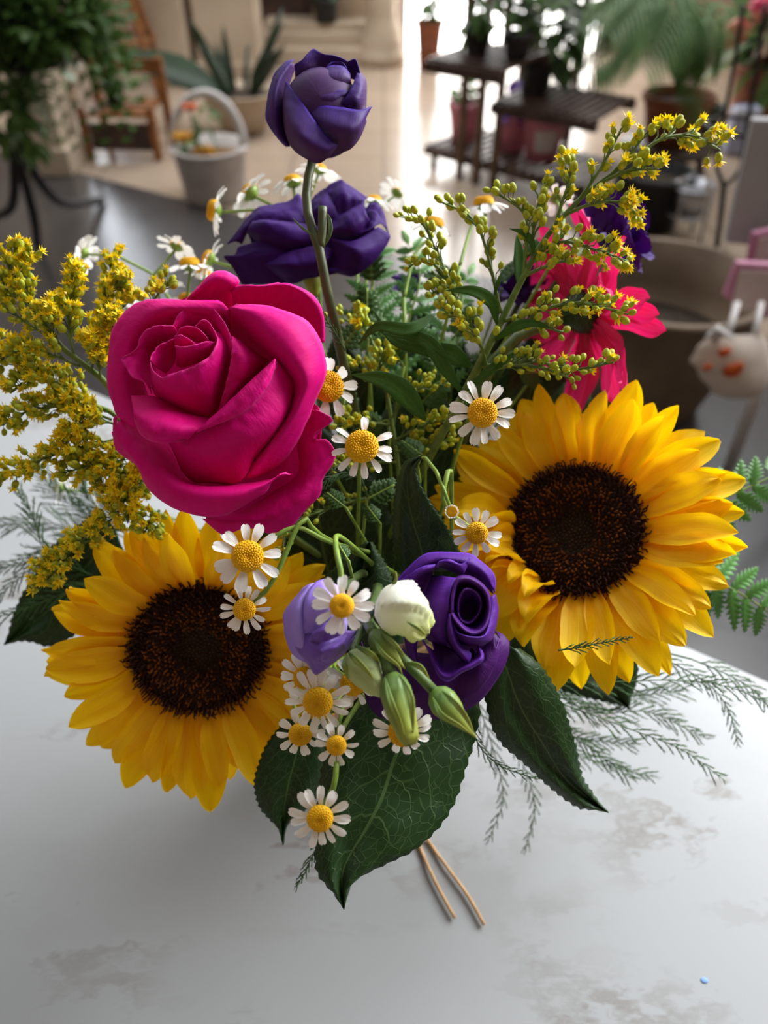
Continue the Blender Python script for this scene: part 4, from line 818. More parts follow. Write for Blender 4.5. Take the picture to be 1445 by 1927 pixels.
# ------------------------------------------------------------------ the bouquet itself
# pink rose: each petal is a sheet through traced curves (x, y in the flower's own sheet, depth in mm), inner row first, rim last
tr = T_(180, 480, 2.89, .31); rc_ = tr(420, 700, 30)
rose = thing('pink_rose', rc_, 'large deep pink rose in full bloom', 'rose')
ROSE = [
 [[(420, 420, 34), (560, 420, 34), (770, 330, 34)], [(470, 300, 24), (600, 225, 20), (750, 250, 26)], [(490, 250, 19), (570, 180, 14), (660, 130, 13), (740, 160, 17), (760, 215, 24)], [(487, 248, 22), (560, 170, 18), (630, 100, 16), (690, 86, 16), (750, 108, 18), (782, 145, 20), (738, 195, 24)]],
 [[(760, 420, 34), (900, 440, 34), (1000, 460, 36), (1100, 520, 40)], [(745, 240, 22), (900, 215, 20), (1040, 215, 20), (1130, 290, 24), (1190, 480, 34)], [(738, 205, 19), (800, 172, 16), (920, 172, 15), (1020, 162, 15), (1120, 195, 18), (1190, 260, 22), (1228, 345, 26), (1230, 475, 32)], [(733, 200, 21), (770, 166, 20), (900, 165, 19), (1020, 152, 20), (1130, 185, 22), (1205, 245, 25), (1240, 340, 29), (1246, 475, 34)]],
 [[(735, 430, 26), (800, 480, 28), (870, 545, 30), (940, 590, 34), (1000, 700, 38), (980, 850, 40), (900, 1040, 40), (790, 1200, 36)], [(720, 295, 8), (800, 342, 7), (880, 422, 6), (965, 512, 6), (1108, 680, 8), (1088, 810, 10), (1000, 955, 14), (800, 1215, 22)], [(745, 280, 7), (860, 305, 4), (980, 370, 3), (1080, 470, 4), (1180, 640, 8), (1140, 800, 12), (1060, 960, 18), (850, 1210, 25)], [(765, 268, 10), (930, 277, 9), (1060, 316, 9), (1152, 360, 11), (1220, 460, 14), (1248, 560, 17), (1250, 660, 20), (1190, 800, 24), (1110, 990, 28), (1010, 1130, 31), (890, 1212, 34)]],
 [[(735, 420, 18), (560, 380, 18), (430, 400, 20), (320, 460, 22), (260, 560, 22), (260, 680, 22), (290, 780, 20), (300, 860, 18), (320, 900, 16)], [(730, 320, 9), (500, 300, 8), (340, 320, 10), (230, 400, 12), (165, 500, 13), (150, 620, 13), (160, 740, 13), (190, 840, 13), (240, 930, 12)], [(700, 268, 8), (480, 258, 10), (280, 262, 14), (165, 335, 16), (105, 415, 17), (90, 500, 17), (76, 690, 17), (105, 780, 16), (140, 870, 15), (215, 940, 12)], [(662, 246, 11), (480, 245, 14), (265, 247, 18), (150, 320, 20), (92, 405, 22), (76, 485, 22), (62, 690, 22), (88, 790, 20), (122, 880, 18), (205, 945, 14)]],
 [[(470, 470, 18), (560, 440, 18), (640, 440, 18), (700, 520, 20)], [(430, 400, 9), (530, 320, 10), (630, 330, 10), (700, 440, 8), (720, 540, 10)], [(418, 390, 8), (450, 322, 8), (530, 281, 9), (630, 288, 9), (690, 350, 6), (728, 425, 4), (742, 500, 4)]],
 [[(470, 480, 18), (420, 480, 20), (380, 500, 22), (340, 560, 24), (330, 620, 24), (330, 680, 22), (330, 740, 18), (340, 780, 16)], [(440, 410, 7), (340, 410, 8), (290, 450, 9), (260, 520, 10), (230, 590, 10), (250, 660, 10), (300, 720, 12)], [(425, 386, 4), (330, 385, 5), (265, 415, 6), (237, 470, 7), (217, 515, 7), (148, 558, 9), (146, 582, 8), (175, 632, 7), (202, 666, 6), (262, 690, 8), (305, 755, 10)]],
 [[(315, 745, 16), (350, 795, 15), (420, 835, 15), (500, 865, 15), (580, 890, 16), (650, 885, 18), (690, 760, 20), (720, 640, 22), (735, 560, 24)], [(302, 650, 6), (320, 695, 4), (360, 725, 2), (420, 745, 1), (500, 735, 1), (600, 690, 2), (680, 610, 5), (720, 520, 9), (728, 450, 14)], [(297, 575, 3), (306, 618, 0), (336, 652, -2), (375, 666, -3), (420, 641, -3), (500, 618, -3), (580, 580, -3), (638, 522, -1), (662, 462, 2), (640, 412, 8)]],
 [[(380, 645, 12), (425, 590, 16), (445, 520, 16), (440, 480, 14)], [(330, 610, 6), (350, 540, 9), (420, 480, 11)], [(297, 575, 2), (306, 530, 3), (340, 495, 5), (390, 470, 6), (430, 450, 7)]],
 [[(430, 500, 8), (480, 502, 6), (545, 490, 8)], [(428, 460, 3), (480, 462, 1), (545, 486, 4)], [(430, 440, 3), (455, 433, 0), (495, 447, 0), (540, 482, 3)]],
 [[(440, 600, 14), (470, 610, 12), (540, 590, 10), (620, 560, 12)], [(440, 540, 4), (490, 540, 1), (560, 520, 1), (640, 500, 4)], [(432, 494, 1), (480, 499, -2), (540, 488, -2), (600, 470, 0), (650, 470, 3)]],
 [[(460, 470, 14), (540, 470, 14), (640, 480, 14)], [(430, 437, 6), (470, 397, 6), (540, 392, 6), (590, 430, 3), (640, 500, 5)]],
 [[(560, 460, 14), (620, 475, 13), (655, 490, 12)], [(540, 386, 6), (575, 356, 6), (610, 360, 6), (645, 410, 4), (668, 466, 2)]],
 [[(800, 472, 14), (880, 540, 17), (945, 590, 21), (860, 695, 20), (770, 795, 20), (675, 885, 20)], [(765, 458, 6), (810, 530, 5), (815, 610, 6), (755, 730, 9), (668, 882, 15)], [(738, 438, 3), (740, 520, 3), (722, 640, 6), (692, 760, 10), (655, 886, 16)]],
 [[(960, 600, 18), (830, 712, 14), (690, 852, 12), (560, 950, 14)], [(976, 563, 2), (852, 680, -1), (702, 820, -1), (545, 958, 2)], [(976, 585, -1), (900, 705, -4), (780, 820, -5), (640, 912, -4), (548, 961, 0)], [(974, 612, 2), (928, 728, -1), (822, 845, -2), (700, 905, -2), (550, 966, 2)]],
 [[(1100, 720, 24), (1000, 960, 22), (880, 1090, 20), (780, 1232, 20), (620, 1240, 20), (530, 1232, 20), (465, 1170, 20)], [(1080, 690, 16), (1020, 850, 8), (890, 960, 3), (740, 1020, 2), (580, 1070, 4), (480, 1065, 9), (420, 1060, 15)], [(985, 580, 6), (930, 715, 3), (820, 835, 1), (700, 898, 1), (550, 958, 4), (480, 1000, 7), (395, 1012, 11)]],
 [[(190, 765, 8), (310, 768, 10), (420, 800, 13), (530, 850, 16), (655, 885, 18)], [(205, 850, 2), (300, 870, 0), (400, 900, -1), (500, 930, 0), (560, 950, 3)], [(208, 885, 2), (275, 945, -2), (350, 980, -3), (440, 985, -2), (510, 996, 3)], [(212, 900, 5), (242, 970, 3), (308, 1014, 2), (400, 1020, 2), (470, 995, 3), (505, 1001, 6)]],
 [[(200, 880, 26), (300, 1000, 28), (395, 1050, 32), (480, 1195, 32), (560, 1238, 30), (790, 1243, 30), (960, 1218, 30), (1080, 1190, 32)], [(130, 900, 16), (240, 1020, 14), (340, 1130, 11), (445, 1228, 9), (560, 1270, 8), (760, 1275, 8), (900, 1250, 10), (1000, 1195, 14)], [(105, 950, 16), (190, 1080, 13), (300, 1215, 10), (430, 1315, 8), (580, 1355, 7), (740, 1350, 8), (870, 1292, 11), (1010, 1190, 15)], [(92, 962, 21), (116, 1065, 20), (224, 1145, 19), (262, 1236, 18), (340, 1322, 17), (450, 1386, 16), (600, 1422, 16), (720, 1410, 16), (845, 1335, 17), (928, 1286, 17), (962, 1225, 17), (1022, 1181, 17), (1060, 1196, 18)]],
 [[(1120, 760, 38), (1110, 900, 38), (1100, 1050, 38), (1100, 1190, 36), (950, 1300, 34), (800, 1390, 34), (600, 1420, 36)], [(1180, 840, 30), (1195, 960, 32), (1170, 1060, 30), (1165, 1200, 27), (1070, 1340, 25), (900, 1440, 26), (620, 1440, 32)], [(1200, 838, 26), (1290, 900, 28), (1182, 970, 30), (1190, 1002, 30), (1260, 1005, 28), (1305, 1100, 27), (1235, 1220, 28), (1225, 1300, 28), (1130, 1400, 29), (1050, 1492, 30), (940, 1512, 31), (820, 1482, 32), (700, 1522, 33), (640, 1485, 34), (580, 1432, 35)]],
 [[(1060, 700, 40), (940, 900, 42), (820, 1150, 42), (600, 1250, 42)], [(1180, 800, 39), (1180, 1000, 41), (1080, 1200, 38), (850, 1380, 37), (600, 1390, 40)], [(1215, 830, 36), (1225, 990, 36), (1180, 1180, 33), (1080, 1330, 31), (880, 1440, 33), (600, 1440, 38)]],
 [[(120, 880, 30), (110, 980, 30), (130, 1060, 30)], [(105, 870, 22), (95, 960, 22), (118, 1060, 23)]],
]
petals(rose, tr, ROSE, m_rose, .00035, 40, 22, .0006, .0010)
tb_ = T_(180, 480, 2.89, .31)
MB().grid([[tb_(640 + 470*k*math.cos(a), 760 + 560*k*math.sin(a), z) for a in [2*PI*i/36 for i in range(36)]] for k, z in ((1, 40), (.8, 46), (.4, 56), (.12, 64))], None, True).build('outer_petal', m_rose, rose)
stem_to_vase(MB(), tb_(640, 760, 62), FW, .004, .003, .2).build('stem', m_stem, rose)

# tall eustoma bud on its bare forked stem
te = T_(450, 0, 2.89, .36)
eb = thing('eustoma_bud', te(420, 880, 6), 'half-open violet flower standing tallest on a bare stem', 'flower')
petals(eb, te, [
 [[(310, 350, 16), (255, 520, 16), (250, 650, 16), (280, 790, 14)], [(285, 340, 8), (212, 450, 3), (195, 600, 2), (215, 720, 5), (268, 792, 9)], [(300, 325, 10), (245, 342, 9), (180, 430, 9), (145, 600, 9), (152, 665, 9), (200, 740, 9), (252, 795, 10), (278, 797, 11)]],
 [[(310, 480, 14), (420, 430, 12), (560, 420, 12), (640, 420, 14)], [(305, 420, 7), (370, 370, 5), (450, 330, 7), (590, 370, 10)], [(300, 352, 5), (345, 322, 4), (400, 266, 6), (450, 290, 5), (540, 308, 6), (590, 332, 8), (622, 372, 9)]],
 [[(595, 430, 14), (620, 430, 14), (655, 450, 12)], [(588, 336, 7), (628, 320, 6), (645, 350, 6), (657, 396, 6)]],
 [[(370, 500, 6), (450, 520, 3), (540, 520, 3), (615, 490, 6)], [(390, 430, 2), (470, 430, -2), (540, 420, -2), (605, 430, 2)], [(440, 390, 5), (480, 365, 3), (530, 357, 2), (575, 368, 3), (602, 402, 5)]],
 [[(480, 400, 8), (530, 395, 6), (580, 400, 8)], [(475, 362, 3), (510, 336, 4), (560, 336, 4), (586, 376, 4)]],
 [[(305, 500, 8), (350, 590, 3), (440, 620, 1), (540, 600, 0), (605, 520, 3)], [(320, 460, 3), (390, 520, -4), (490, 540, -5), (580, 515, -2)], [(322, 420, 5), (345, 440, 2), (392, 470, 0), (470, 484, -3), (550, 491, -3), (602, 496, 0)]],
 [[(650, 390, 10), (688, 430, 10), (692, 520, 8), (688, 610, 5)], [(655, 400, 4), (662, 480, -1), (640, 550, -3), (600, 600, 0)], [(640, 400, 3), (622, 450, 0), (598, 500, -3), (558, 558, -3)]],
 [[(470, 790, 0), (525, 826, 1), (600, 812, 2), (655, 750, 4), (692, 660, 7)], [(400, 650, -4), (480, 690, -10), (580, 710, -11), (650, 690, -8), (690, 640, -1)], [(385, 592, -2), (450, 577, -5), (550, 584, -7), (640, 598, -7), (700, 586, -3), (722, 578, 1)]],
 [[(238, 600, 6), (248, 700, 3), (288, 805, 1), (370, 866, 0), (430, 887, 1), (490, 850, -1), (532, 796, -2)], [(240, 530, 1), (270, 650, -6), (330, 740, -11), (400, 795, -11), (470, 815, -9), (528, 800, -5)], [(252, 440, 3), (300, 500, -1), (360, 582, -5), (430, 682, -8), (500, 762, -8), (536, 790, -5)]],
], m_eu_bud, .0004, 24, 16, .0004, .0003)
cb_ = te(450, 620, 12); mb = MB(); mb.ell((0, 0, 0), 1, 1, 1, 12, Matrix(((RT.x, UP.x, FW.x, cb_.x), (RT.y, UP.y, FW.y, cb_.y), (RT.z, UP.z, FW.z, cb_.z), (0, 0, 0, 1))) @ Matrix.Diagonal((.0195, .0205, .0175, 1)))
mb.build('inner_petals', m_eu_bud, eb)
MB().tube(cat([P(588, 300, .368), P(577, 350, .366), P(579, 400, .364), P(590, 440, .362), P(601, 470, .362), P(612, 530, .364), P(628, 600, .37), P(655, 720, .40), MOUTH + V3(.01, .01, -.02)], 30), lambda t: .0021+.0012*t, 10).build('stem', m_stemd, eb)
MB().tube(cat([P(602, 466, .362), P(606, 430, .361), P(607, 390, .361)], 8), .0021, 9).build('cut_stub', m_stemd, eb)
lance(eb, [(612, 462, .36), (621, 435, .359), (619, 410, .36), (609, 398, .361)], 9, m_stem); lance(eb, [(594, 445, .361), (570, 430, .359), (550, 410, .36)], 5, m_stem)

# open dark eustoma behind it
t2 = T_(400, 320, 4.0139, .43); eo = thing('violet_eustoma', t2(720, 500, 10), 'ruffled dark violet bloom right behind the forked stem', 'flower')
petals(eo, t2, [
 [[(240, 420, 14), (500, 250, 14), (800, 260, 14), (1100, 240, 14), (1230, 400, 14)], [(300, 600, 18), (700, 500, 20), (1200, 550, 18)], [(240, 820, 16), (600, 830, 16), (1100, 760, 14)]],
 [[(800, 440, 4), (600, 430, 3), (320, 420, 3), (220, 560, 7)], [(700, 340, 6), (520, 330, 3), (330, 350, 3), (170, 540, 5)], [(690, 250, 12), (652, 180, 13), (600, 215, 13), (560, 240, 12), (430, 264, 12), (350, 280, 12), (250, 370, 10), (197, 450, 8), (110, 560, 9)]],
 [[(800, 500, 0), (700, 620, 2), (640, 770, 4), (600, 862, 6)], [(450, 520, -3), (420, 640, -5), (430, 760, -2), (440, 862, 4)], [(195, 580, 6), (160, 645, 4), (86, 655, 6), (160, 750, 6), (222, 866, 8)]],
 [[(250, 470, 3), (420, 585, -1), (600, 605, -3), (770, 570, -1)], [(270, 440, -2), (420, 500, -7), (590, 530, -8), (780, 510, -4)], [(290, 400, 0), (400, 395, -7), (550, 428, -8), (700, 468, -6), (810, 450, -3)], [(310, 385, 4), (420, 378, 0), (600, 395, -1), (800, 425, 0)]],
 [[(400, 690, 3), (500, 640, -4), (650, 600, -6), (800, 570, -6), (910, 600, -4)], [(390, 710, -3), (500, 720, -9), (650, 720, -10), (820, 690, -8), (905, 660, -3)], [(392, 735, 0), (480, 790, -1), (600, 857, 0), (700, 822, 0), (820, 800, 2), (880, 745, 2)]],
 [[(870, 500, -3), (900, 580, -3), (885, 740, 1)], [(1050, 540, -8), (1090, 620, -10), (1000, 760, -4)], [(1250, 430, 0), (1342, 500, 4), (1255, 650, 2), (1150, 752, 2), (1050, 802, 2), (900, 762, 2)]],
 [[(890, 505, 0), (1080, 515, -3), (1190, 380, 0)], [(900, 460, -6), (1050, 430, -10), (1170, 350, -5)], [(890, 410, -1), (1030, 335, -6), (1150, 290, -2)], [(880, 390, 4), (1000, 320, 1), (1140, 240, 4)]],
 [[(760, 420, 2), (900, 400, 2), (990, 320, 3)], [(740, 330, 2), (830, 270, -1), (950, 250, 4)], [(728, 245, 10), (800, 170, 10), (845, 140, 9), (870, 150, 8)]],
 [[(900, 390, 3), (1000, 340, 3), (1150, 280, 5)], [(880, 260, 4), (980, 190, 1), (1150, 230, 5)], [(850, 140, 9), (900, 100, 10), (972, 77, 10), (1040, 120, 10), (1100, 160, 10), (1172, 214, 9)]],
 [[(900, 490, 2), (1080, 450, 1), (1180, 300, 5)], [(1020, 500, -3), (1190, 450, -5), (1240, 320, 1)], [(1183, 256, 8), (1240, 250, 7), (1292, 320, 6), (1322, 450, 4), (1342, 502, 4)]],
], m_eu_dark, .0004, 24, 16, .0008, .0009)
MB().tube(cat([t2(760, 740, 22), t2(755, 830, 14), t2(770, 960, 16)], 10), [.006, .0075, .0075, .007, .0065, .006, .005, .004, .003, .0025], 12).build('calyx', m_sepal, eo)
stem_to_vase(MB(), t2(770, 950, 16), -UP, .0022, .002).build('stem', m_stemd, eo)

# violet eustoma in front, with its darker under-petals
t3 = T_(680, 1020, 4.817, .30); ef = thing('violet_eustoma', t3(850, 900, 20), 'open violet bloom at the front, touching the right sunflower', 'flower')
ring = lambda k, dz: [(960 + (x-960)*k, 600 + (y-600)*k, z+dz) for x, y, z in ((815, 640, -7), (826, 480, -7), (868, 352, -6), (980, 340, -4), (1100, 420, -2), (1150, 540, 0), (1142, 700, -2), (1080, 805, -5), (1000, 828, -7), (920, 785, -8), (850, 705, -8), (815, 642, -7))]
ring2 = lambda k, dz: [(970 + (x-970)*k, 590 + (y-590)*k, z+dz) for x, y, z in ((872, 640, -2), (880, 520, -4), (940, 428, -4), (1030, 450, -2), (1082, 540, 0), (1062, 650, 1), (980, 735, 0), (900, 710, -1), (872, 642, -2))]
petals(ef, t3, [
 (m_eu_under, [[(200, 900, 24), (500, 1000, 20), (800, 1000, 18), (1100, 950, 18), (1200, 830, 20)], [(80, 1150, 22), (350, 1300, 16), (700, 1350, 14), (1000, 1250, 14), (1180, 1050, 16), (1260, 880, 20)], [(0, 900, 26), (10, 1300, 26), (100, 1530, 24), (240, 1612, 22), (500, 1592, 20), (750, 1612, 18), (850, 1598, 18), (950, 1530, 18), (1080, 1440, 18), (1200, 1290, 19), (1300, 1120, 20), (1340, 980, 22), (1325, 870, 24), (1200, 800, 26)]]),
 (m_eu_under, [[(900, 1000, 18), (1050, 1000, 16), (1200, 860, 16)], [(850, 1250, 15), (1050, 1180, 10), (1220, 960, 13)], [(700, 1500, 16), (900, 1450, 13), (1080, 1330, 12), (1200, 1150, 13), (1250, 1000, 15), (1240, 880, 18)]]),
 [[(560, 520, 14), (640, 300, 12), (700, 230, 12), (900, 300, 14), (1100, 380, 14), (1190, 470, 14)], [(450, 420, 6), (540, 260, 3), (690, 165, 2), (900, 185, 3), (1080, 265, 5), (1195, 420, 8)], [(305, 382, 9), (350, 310, 8), (430, 225, 7), (540, 130, 7), (640, 95, 7), (800, 95, 7), (975, 105, 8), (1050, 150, 8), (1180, 260, 10), (1215, 350, 10), (1206, 460, 11)]],
 [[(480, 430, 8), (560, 310, 6), (655, 250, 6)], [(420, 370, 1), (540, 270, -2), (660, 230, 0)], [(310, 370, 6), (430, 295, 1), (560, 222, -1), (672, 204, 1)]],
 [[(680, 260, 8), (700, 215, 8), (820, 240, 8), (920, 300, 8)], [(690, 235, 2), (740, 180, 0), (840, 200, 1), (930, 285, 3)], [(672, 230, 3), (710, 175, 1), (800, 160, 1), (900, 200, 2), (990, 140, 5)]],
 [[(640, 300, 10), (560, 520, 10), (530, 700, 10), (600, 880, 10), (760, 950, 8)], [(740, 310, 1), (680, 480, -4), (665, 650, -5), (690, 850, -3), (780, 930, 2)], [(872, 330, -2), (822, 400, -5), (800, 500, -6), (790, 620, -6), (760, 780, -4), (770, 900, 0)]],
 [ring(1.13, 9), ring(1.07, 2), ring(1, 0), ring(.9, 4), ring(.72, 12), ring(.35, 17), ring(.02, 18)],
 [ring2(1.12, 5), ring2(1.0, 0), ring2(.85, 5), ring2(.5, 14), ring2(.02, 17)],
 [[(830, 900, 4), (960, 935, 2), (1060, 940, 2), (1152, 905, 4), (1195, 850, 8), (1240, 640, 12), (1215, 470, 12)], [(835, 830, -3), (950, 890, -5), (1060, 895, -5), (1160, 870, -1), (1215, 650, 4), (1195, 480, 6)], [(818, 640, -3), (850, 800, -6), (930, 845, -8), (1020, 862, -7), (1110, 850, -5), (1150, 760, -1), (1175, 620, 3), (1165, 500, 5)]],
 [[(640, 900, 8), (800, 960, 10), (930, 1060, 8), (1000, 950, 8)], [(655, 980, 3), (760, 1100, 5), (900, 1120, 4), (1050, 1000, 3)], [(600, 940, -2), (655, 1080, -4), (720, 1190, -5), (800, 1225, -6), (890, 1165, -6), (1030, 1090, -5), (1085, 1040, -3), (1060, 960, 1)], [(525, 850, 3), (600, 970, 0), (645, 1100, -1), (698, 1212, -2), (790, 1264, -3), (885, 1198, -4), (1040, 1122, -3), (1108, 1065, -1), (1096, 990, 1), (1050, 945, 4)]],
 [[(770, 640, 4), (745, 780, 4), (790, 910, 4), (890, 1050, 3), (965, 1092, 2)], [(800, 650, -7), (800, 790, -8), (840, 920, -7), (920, 1040, -5), (968, 1090, -2)], [(828, 660, -3), (860, 850, -4), (905, 935, -3), (985, 1000, -2), (985, 1080, -1)]],
 [[(385, 840, 8), (408, 960, 8), (488, 1112, 8)], [(450, 840, 2), (465, 980, 2), (500, 1100, 4)], [(512, 840, 6), (500, 980, 6), (508, 1090, 7)]],
], m_eu, .0004, 28, 18, .0004, .0004)
cb_ = t3(900, 700, 22); mb = MB(); mb.ell((0, 0, 0), 1, 1, 1, 12, Matrix(((RT.x, UP.x, FW.x, cb_.x), (RT.y, UP.y, FW.y, cb_.y), (RT.z, UP.z, FW.z, cb_.z), (0, 0, 0, 1))) @ Matrix.Diagonal((.0145, .016, .015, 1)))
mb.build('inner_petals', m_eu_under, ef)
stem_to_vase(MB(), t3(800, 1000, 34), FW, .0022, .002).build('stem', m_stem, ef)

# pale lavender eustoma opening
t4 = T_(400, 940, 2.58, .288); el_ = thing('lavender_eustoma', t4(520, 600, 14), 'pale lavender flower half opened beside the left sunflower', 'flower')
petals(el_, t4, [
 [[(530, 400, 12), (530, 520, 14), (530, 650, 14), (500, 845, 12)], [(480, 408, 2), (425, 520, -5), (425, 660, -5), (485, 810, 0)], [(440, 430, 7), (352, 540, 7), (346, 600, 7), (358, 680, 7), (395, 755, 7), (470, 802, 7)]],
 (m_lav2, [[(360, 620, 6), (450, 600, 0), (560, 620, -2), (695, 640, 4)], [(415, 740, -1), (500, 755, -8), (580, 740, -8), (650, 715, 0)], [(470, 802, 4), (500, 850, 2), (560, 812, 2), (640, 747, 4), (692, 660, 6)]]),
 [[(600, 640, 6), (650, 560, 6), (640, 450, 8), (560, 392, 10)], [(520, 650, -3), (560, 540, -9), (560, 450, -5), (530, 398, 4)], [(440, 650, -3), (442, 540, -6), (455, 460, -3), (500, 402, 4), (540, 388, 7)]],
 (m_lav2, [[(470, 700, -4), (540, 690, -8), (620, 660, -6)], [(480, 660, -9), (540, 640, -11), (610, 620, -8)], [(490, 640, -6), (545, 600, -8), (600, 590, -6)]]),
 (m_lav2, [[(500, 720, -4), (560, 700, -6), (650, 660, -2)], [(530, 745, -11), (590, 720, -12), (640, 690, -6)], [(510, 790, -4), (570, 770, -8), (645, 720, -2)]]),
], m_lav, .0004, 24, 16, .0005, .0005)
cb_ = t4(520, 600, 14); mb = MB(); mb.ell((0, 0, 0), 1, 1, 1, 12, Matrix(((RT.x, UP.x, FW.x, cb_.x), (RT.y, UP.y, FW.y, cb_.y), (RT.z, UP.z, FW.z, cb_.z), (0, 0, 0, 1))) @ Matrix.Diagonal((.011, .016, .012, 1)))
mb.build('inner_petals', m_lav, el_); stem_to_vase(MB(), t4(560, 500, 22), camdir(.3, .2, -1), .0018, .002).build('stem', m_stem, el_)

# eustoma buds on their own forked stem
WB = [(0, .15), (.08, .62), (.22, .95), (.45, 1.0), (.68, .86), (.85, .62), (.95, .42), (1, .1)]
GB = [(0, .2), (.1, .7), (.3, 1.0), (.5, .92), (.75, .6), (.92, .34), (1, .12)]
LB = [(0, .3), (.1, .8), (.26, 1.0), (.45, .85), (.65, .48), (.85, .2), (1, .05)]
NODE = P(690, 1165, .305)
def budstem(root, a, via, r=.0014): MB().tube(cat([P(*a)] + [P(*q) for q in via] + [NODE], 12), r, 8).build('stem', m_stem, root)
def sepals(root, pts_list, w_=9):
    for p in pts_list: lance(root, p, w_, m_sepal, 'sepal')
b1 = thing('white_bud', P(735, 1115, .285), 'plump white bud beside the open violet bloom', 'bud', 'closed buds at the front')
bud(b1, (722, 1108, .283), (800, 1192, .279), 50, WB, m_budw, 'bud_petals', 3, .13, 1.2, 40, .35, 3); MB().tube(cat([P(726, 1112, .283), P(712, 1140, .29), NODE], 8), .0014, 8).build('stem', m_stem, b1)
sepals(b1, [[(736, 1105, .28), (745, 1092, .278), (745, 1076, .278)], [(765, 1170, .272), (790, 1185, .27), (803, 1198, .272)]], 6)
b2 = thing('pale_green_bud', P(662, 1228, .285), 'pale green pointed bud below the lavender flower', 'bud', 'closed buds at the front')
bud(b2, (660, 1226, .284), (722, 1310, .276), 33, GB, m_budg, 'bud_petals', 3, .1, .9, 36, .12, 5); budstem(b2, (662, 1228, .285), [(676, 1195, .295)])
sepals(b2, [[(656, 1228, .279), (668, 1240, .272), (690, 1262, .27), (704, 1280, .272)], [(668, 1215, .28), (700, 1232, .272), (716, 1248, .275)], [(650, 1235, .282), (649, 1255, .278), (655, 1280, .279)]], 12)
b3 = thing('striped_green_bud', P(708, 1190, .284), 'small green striped bud right below the white bud', 'bud', 'closed buds at the front')
bud(b3, (700, 1188, .283), (762, 1258, .275), 22, LB, m_sepal, 'bud_petals', 5, .09, .2); budstem(b3, (702, 1190, .283), [(695, 1178, .29)], .0022)
sepals(b3, [[(702, 1200, .278), (720, 1230, .271), (748, 1252, .271), (757, 1270, .272)], [(716, 1190, .278), (745, 1215, .272), (764, 1240, .274)]], 9)
b4 = thing('long_green_bud', P(738, 1275, .277), 'longest green bud, hanging over a daisy with its tip', 'bud', 'closed buds at the front')
bud(b4, (736, 1268, .276), (774, 1402, .266), 29, [(0, .42), (.1, .8), (.25, 1.0), (.5, .92), (.75, .72), (.92, .62), (1, .3)], m_sepal, 'bud_petals', 5, .11, .25, 40, .15, 2); budstem(b4, (736, 1270, .277), [(722, 1232, .281), (706, 1195, .292)], .0024)
sepals(b4, [[(724, 1275, .271), (735, 1320, .264), (752, 1360, .263), (762, 1390, .264)], [(752, 1270, .271), (772, 1310, .264), (776, 1350, .263), (778, 1385, .265)]], 12)
b5 = thing('slender_green_bud', P(818, 1304, .279), 'green bud with a long thin tip on the lower right', 'bud', 'closed buds at the front')
bud(b5, (814, 1298, .279), (896, 1388, .272), 28, LB, m_sepal, 'bud_petals', 5, .09, .15); budstem(b5, (816, 1300, .279), [(780, 1262, .278), (745, 1228, .281), (710, 1190, .293)], .0019)
sepals(b5, [[(814, 1312, .274), (830, 1345, .267), (862, 1365, .266), (888, 1382, .27)], [(832, 1300, .274), (858, 1325, .267), (878, 1352, .268), (892, 1380, .27)], [(762, 1246, .276), (790, 1255, .273), (808, 1278, .274)]], 11)
bs = thing('budding_stem', NODE, 'green main stem the front buds fork from', 'stem'); stem_to_vase(MB(), NODE, camdir(.1, .2, -1), .0024, .0022).build('stem', m_stem, bs)
# sunflowers
sunflower(375, 1220, .40, (.08, -.22, .97), 131, 168, 'large sunflower at the left under the pink rose', 3, 69, None, lambda d: 1.0 + .14*max(0, -math.sin(rad(d))) - .05*max(0, math.sin(rad(d))))
def curly(deg, lay, rnd):
    if 176 < deg < 264: return (rnd.choice(curl_meshes), (.62, .74, .84)[lay], (.8, .5, .2)[lay], 1.0)
sunflower(1080, 1000, .40, (-.42, .28, .86), 133, 182, 'large sunflower on the right facing the violet bloom', 8, 66, curly)

# broad leaves
k4 = T_(450, 1300, 2.89, .31); k5 = T_(880, 1150, 2.557, .35); k0 = T_(0, 880, 5.354, .45); k6 = T_(560, 480, 3.284, .345)
broad_leaf('salal_leaf', 'broad dark green leaf with pale veins, hanging lowest at the front', k4, [(720, -60, 40), (560, 150, 34), (470, 330, 30), (435, 520, 24), (415, 720, 18), (412, 900, 12), (430, 1000, 9), (500, 1085, 6), (570, 1168, 5)],
  [(830, -60, 34), (800, 150, 30), (740, 330, 26), (680, 490, 22), (630, 660, 16), (590, 820, 12), (565, 960, 8), (556, 1060, 6), (571, 1168, 5)],
  [(1180, -80, 44), (1305, 60, 40), (1285, 250, 36), (1240, 400, 30), (1175, 600, 24), (1080, 750, 18), (950, 865, 13), (800, 940, 10), (660, 1010, 7), (605, 1060, 6), (573, 1168, 5)], 1)
broad_leaf('salal_leaf', 'dark leaf with drawn-out tip between left sunflower and lowest leaf', T_(450, 1300, 2.89, .375), [(260, 150, 10), (150, 290, 6), (90, 450, 2), (84, 540, 0), (110, 630, 0), (160, 690, 0), (210, 740, 0), (232, 800, 0), (245, 825, 0)],
  [(360, 150, 6), (330, 350, 2), (280, 500, 0), (255, 600, 0), (245, 700, 0), (242, 825, 0)], [(480, 150, 12), (480, 350, 8), (450, 500, 6), (400, 610, 4), (320, 680, 2), (270, 720, 1), (250, 770, 0), (244, 825, 0)], 2)
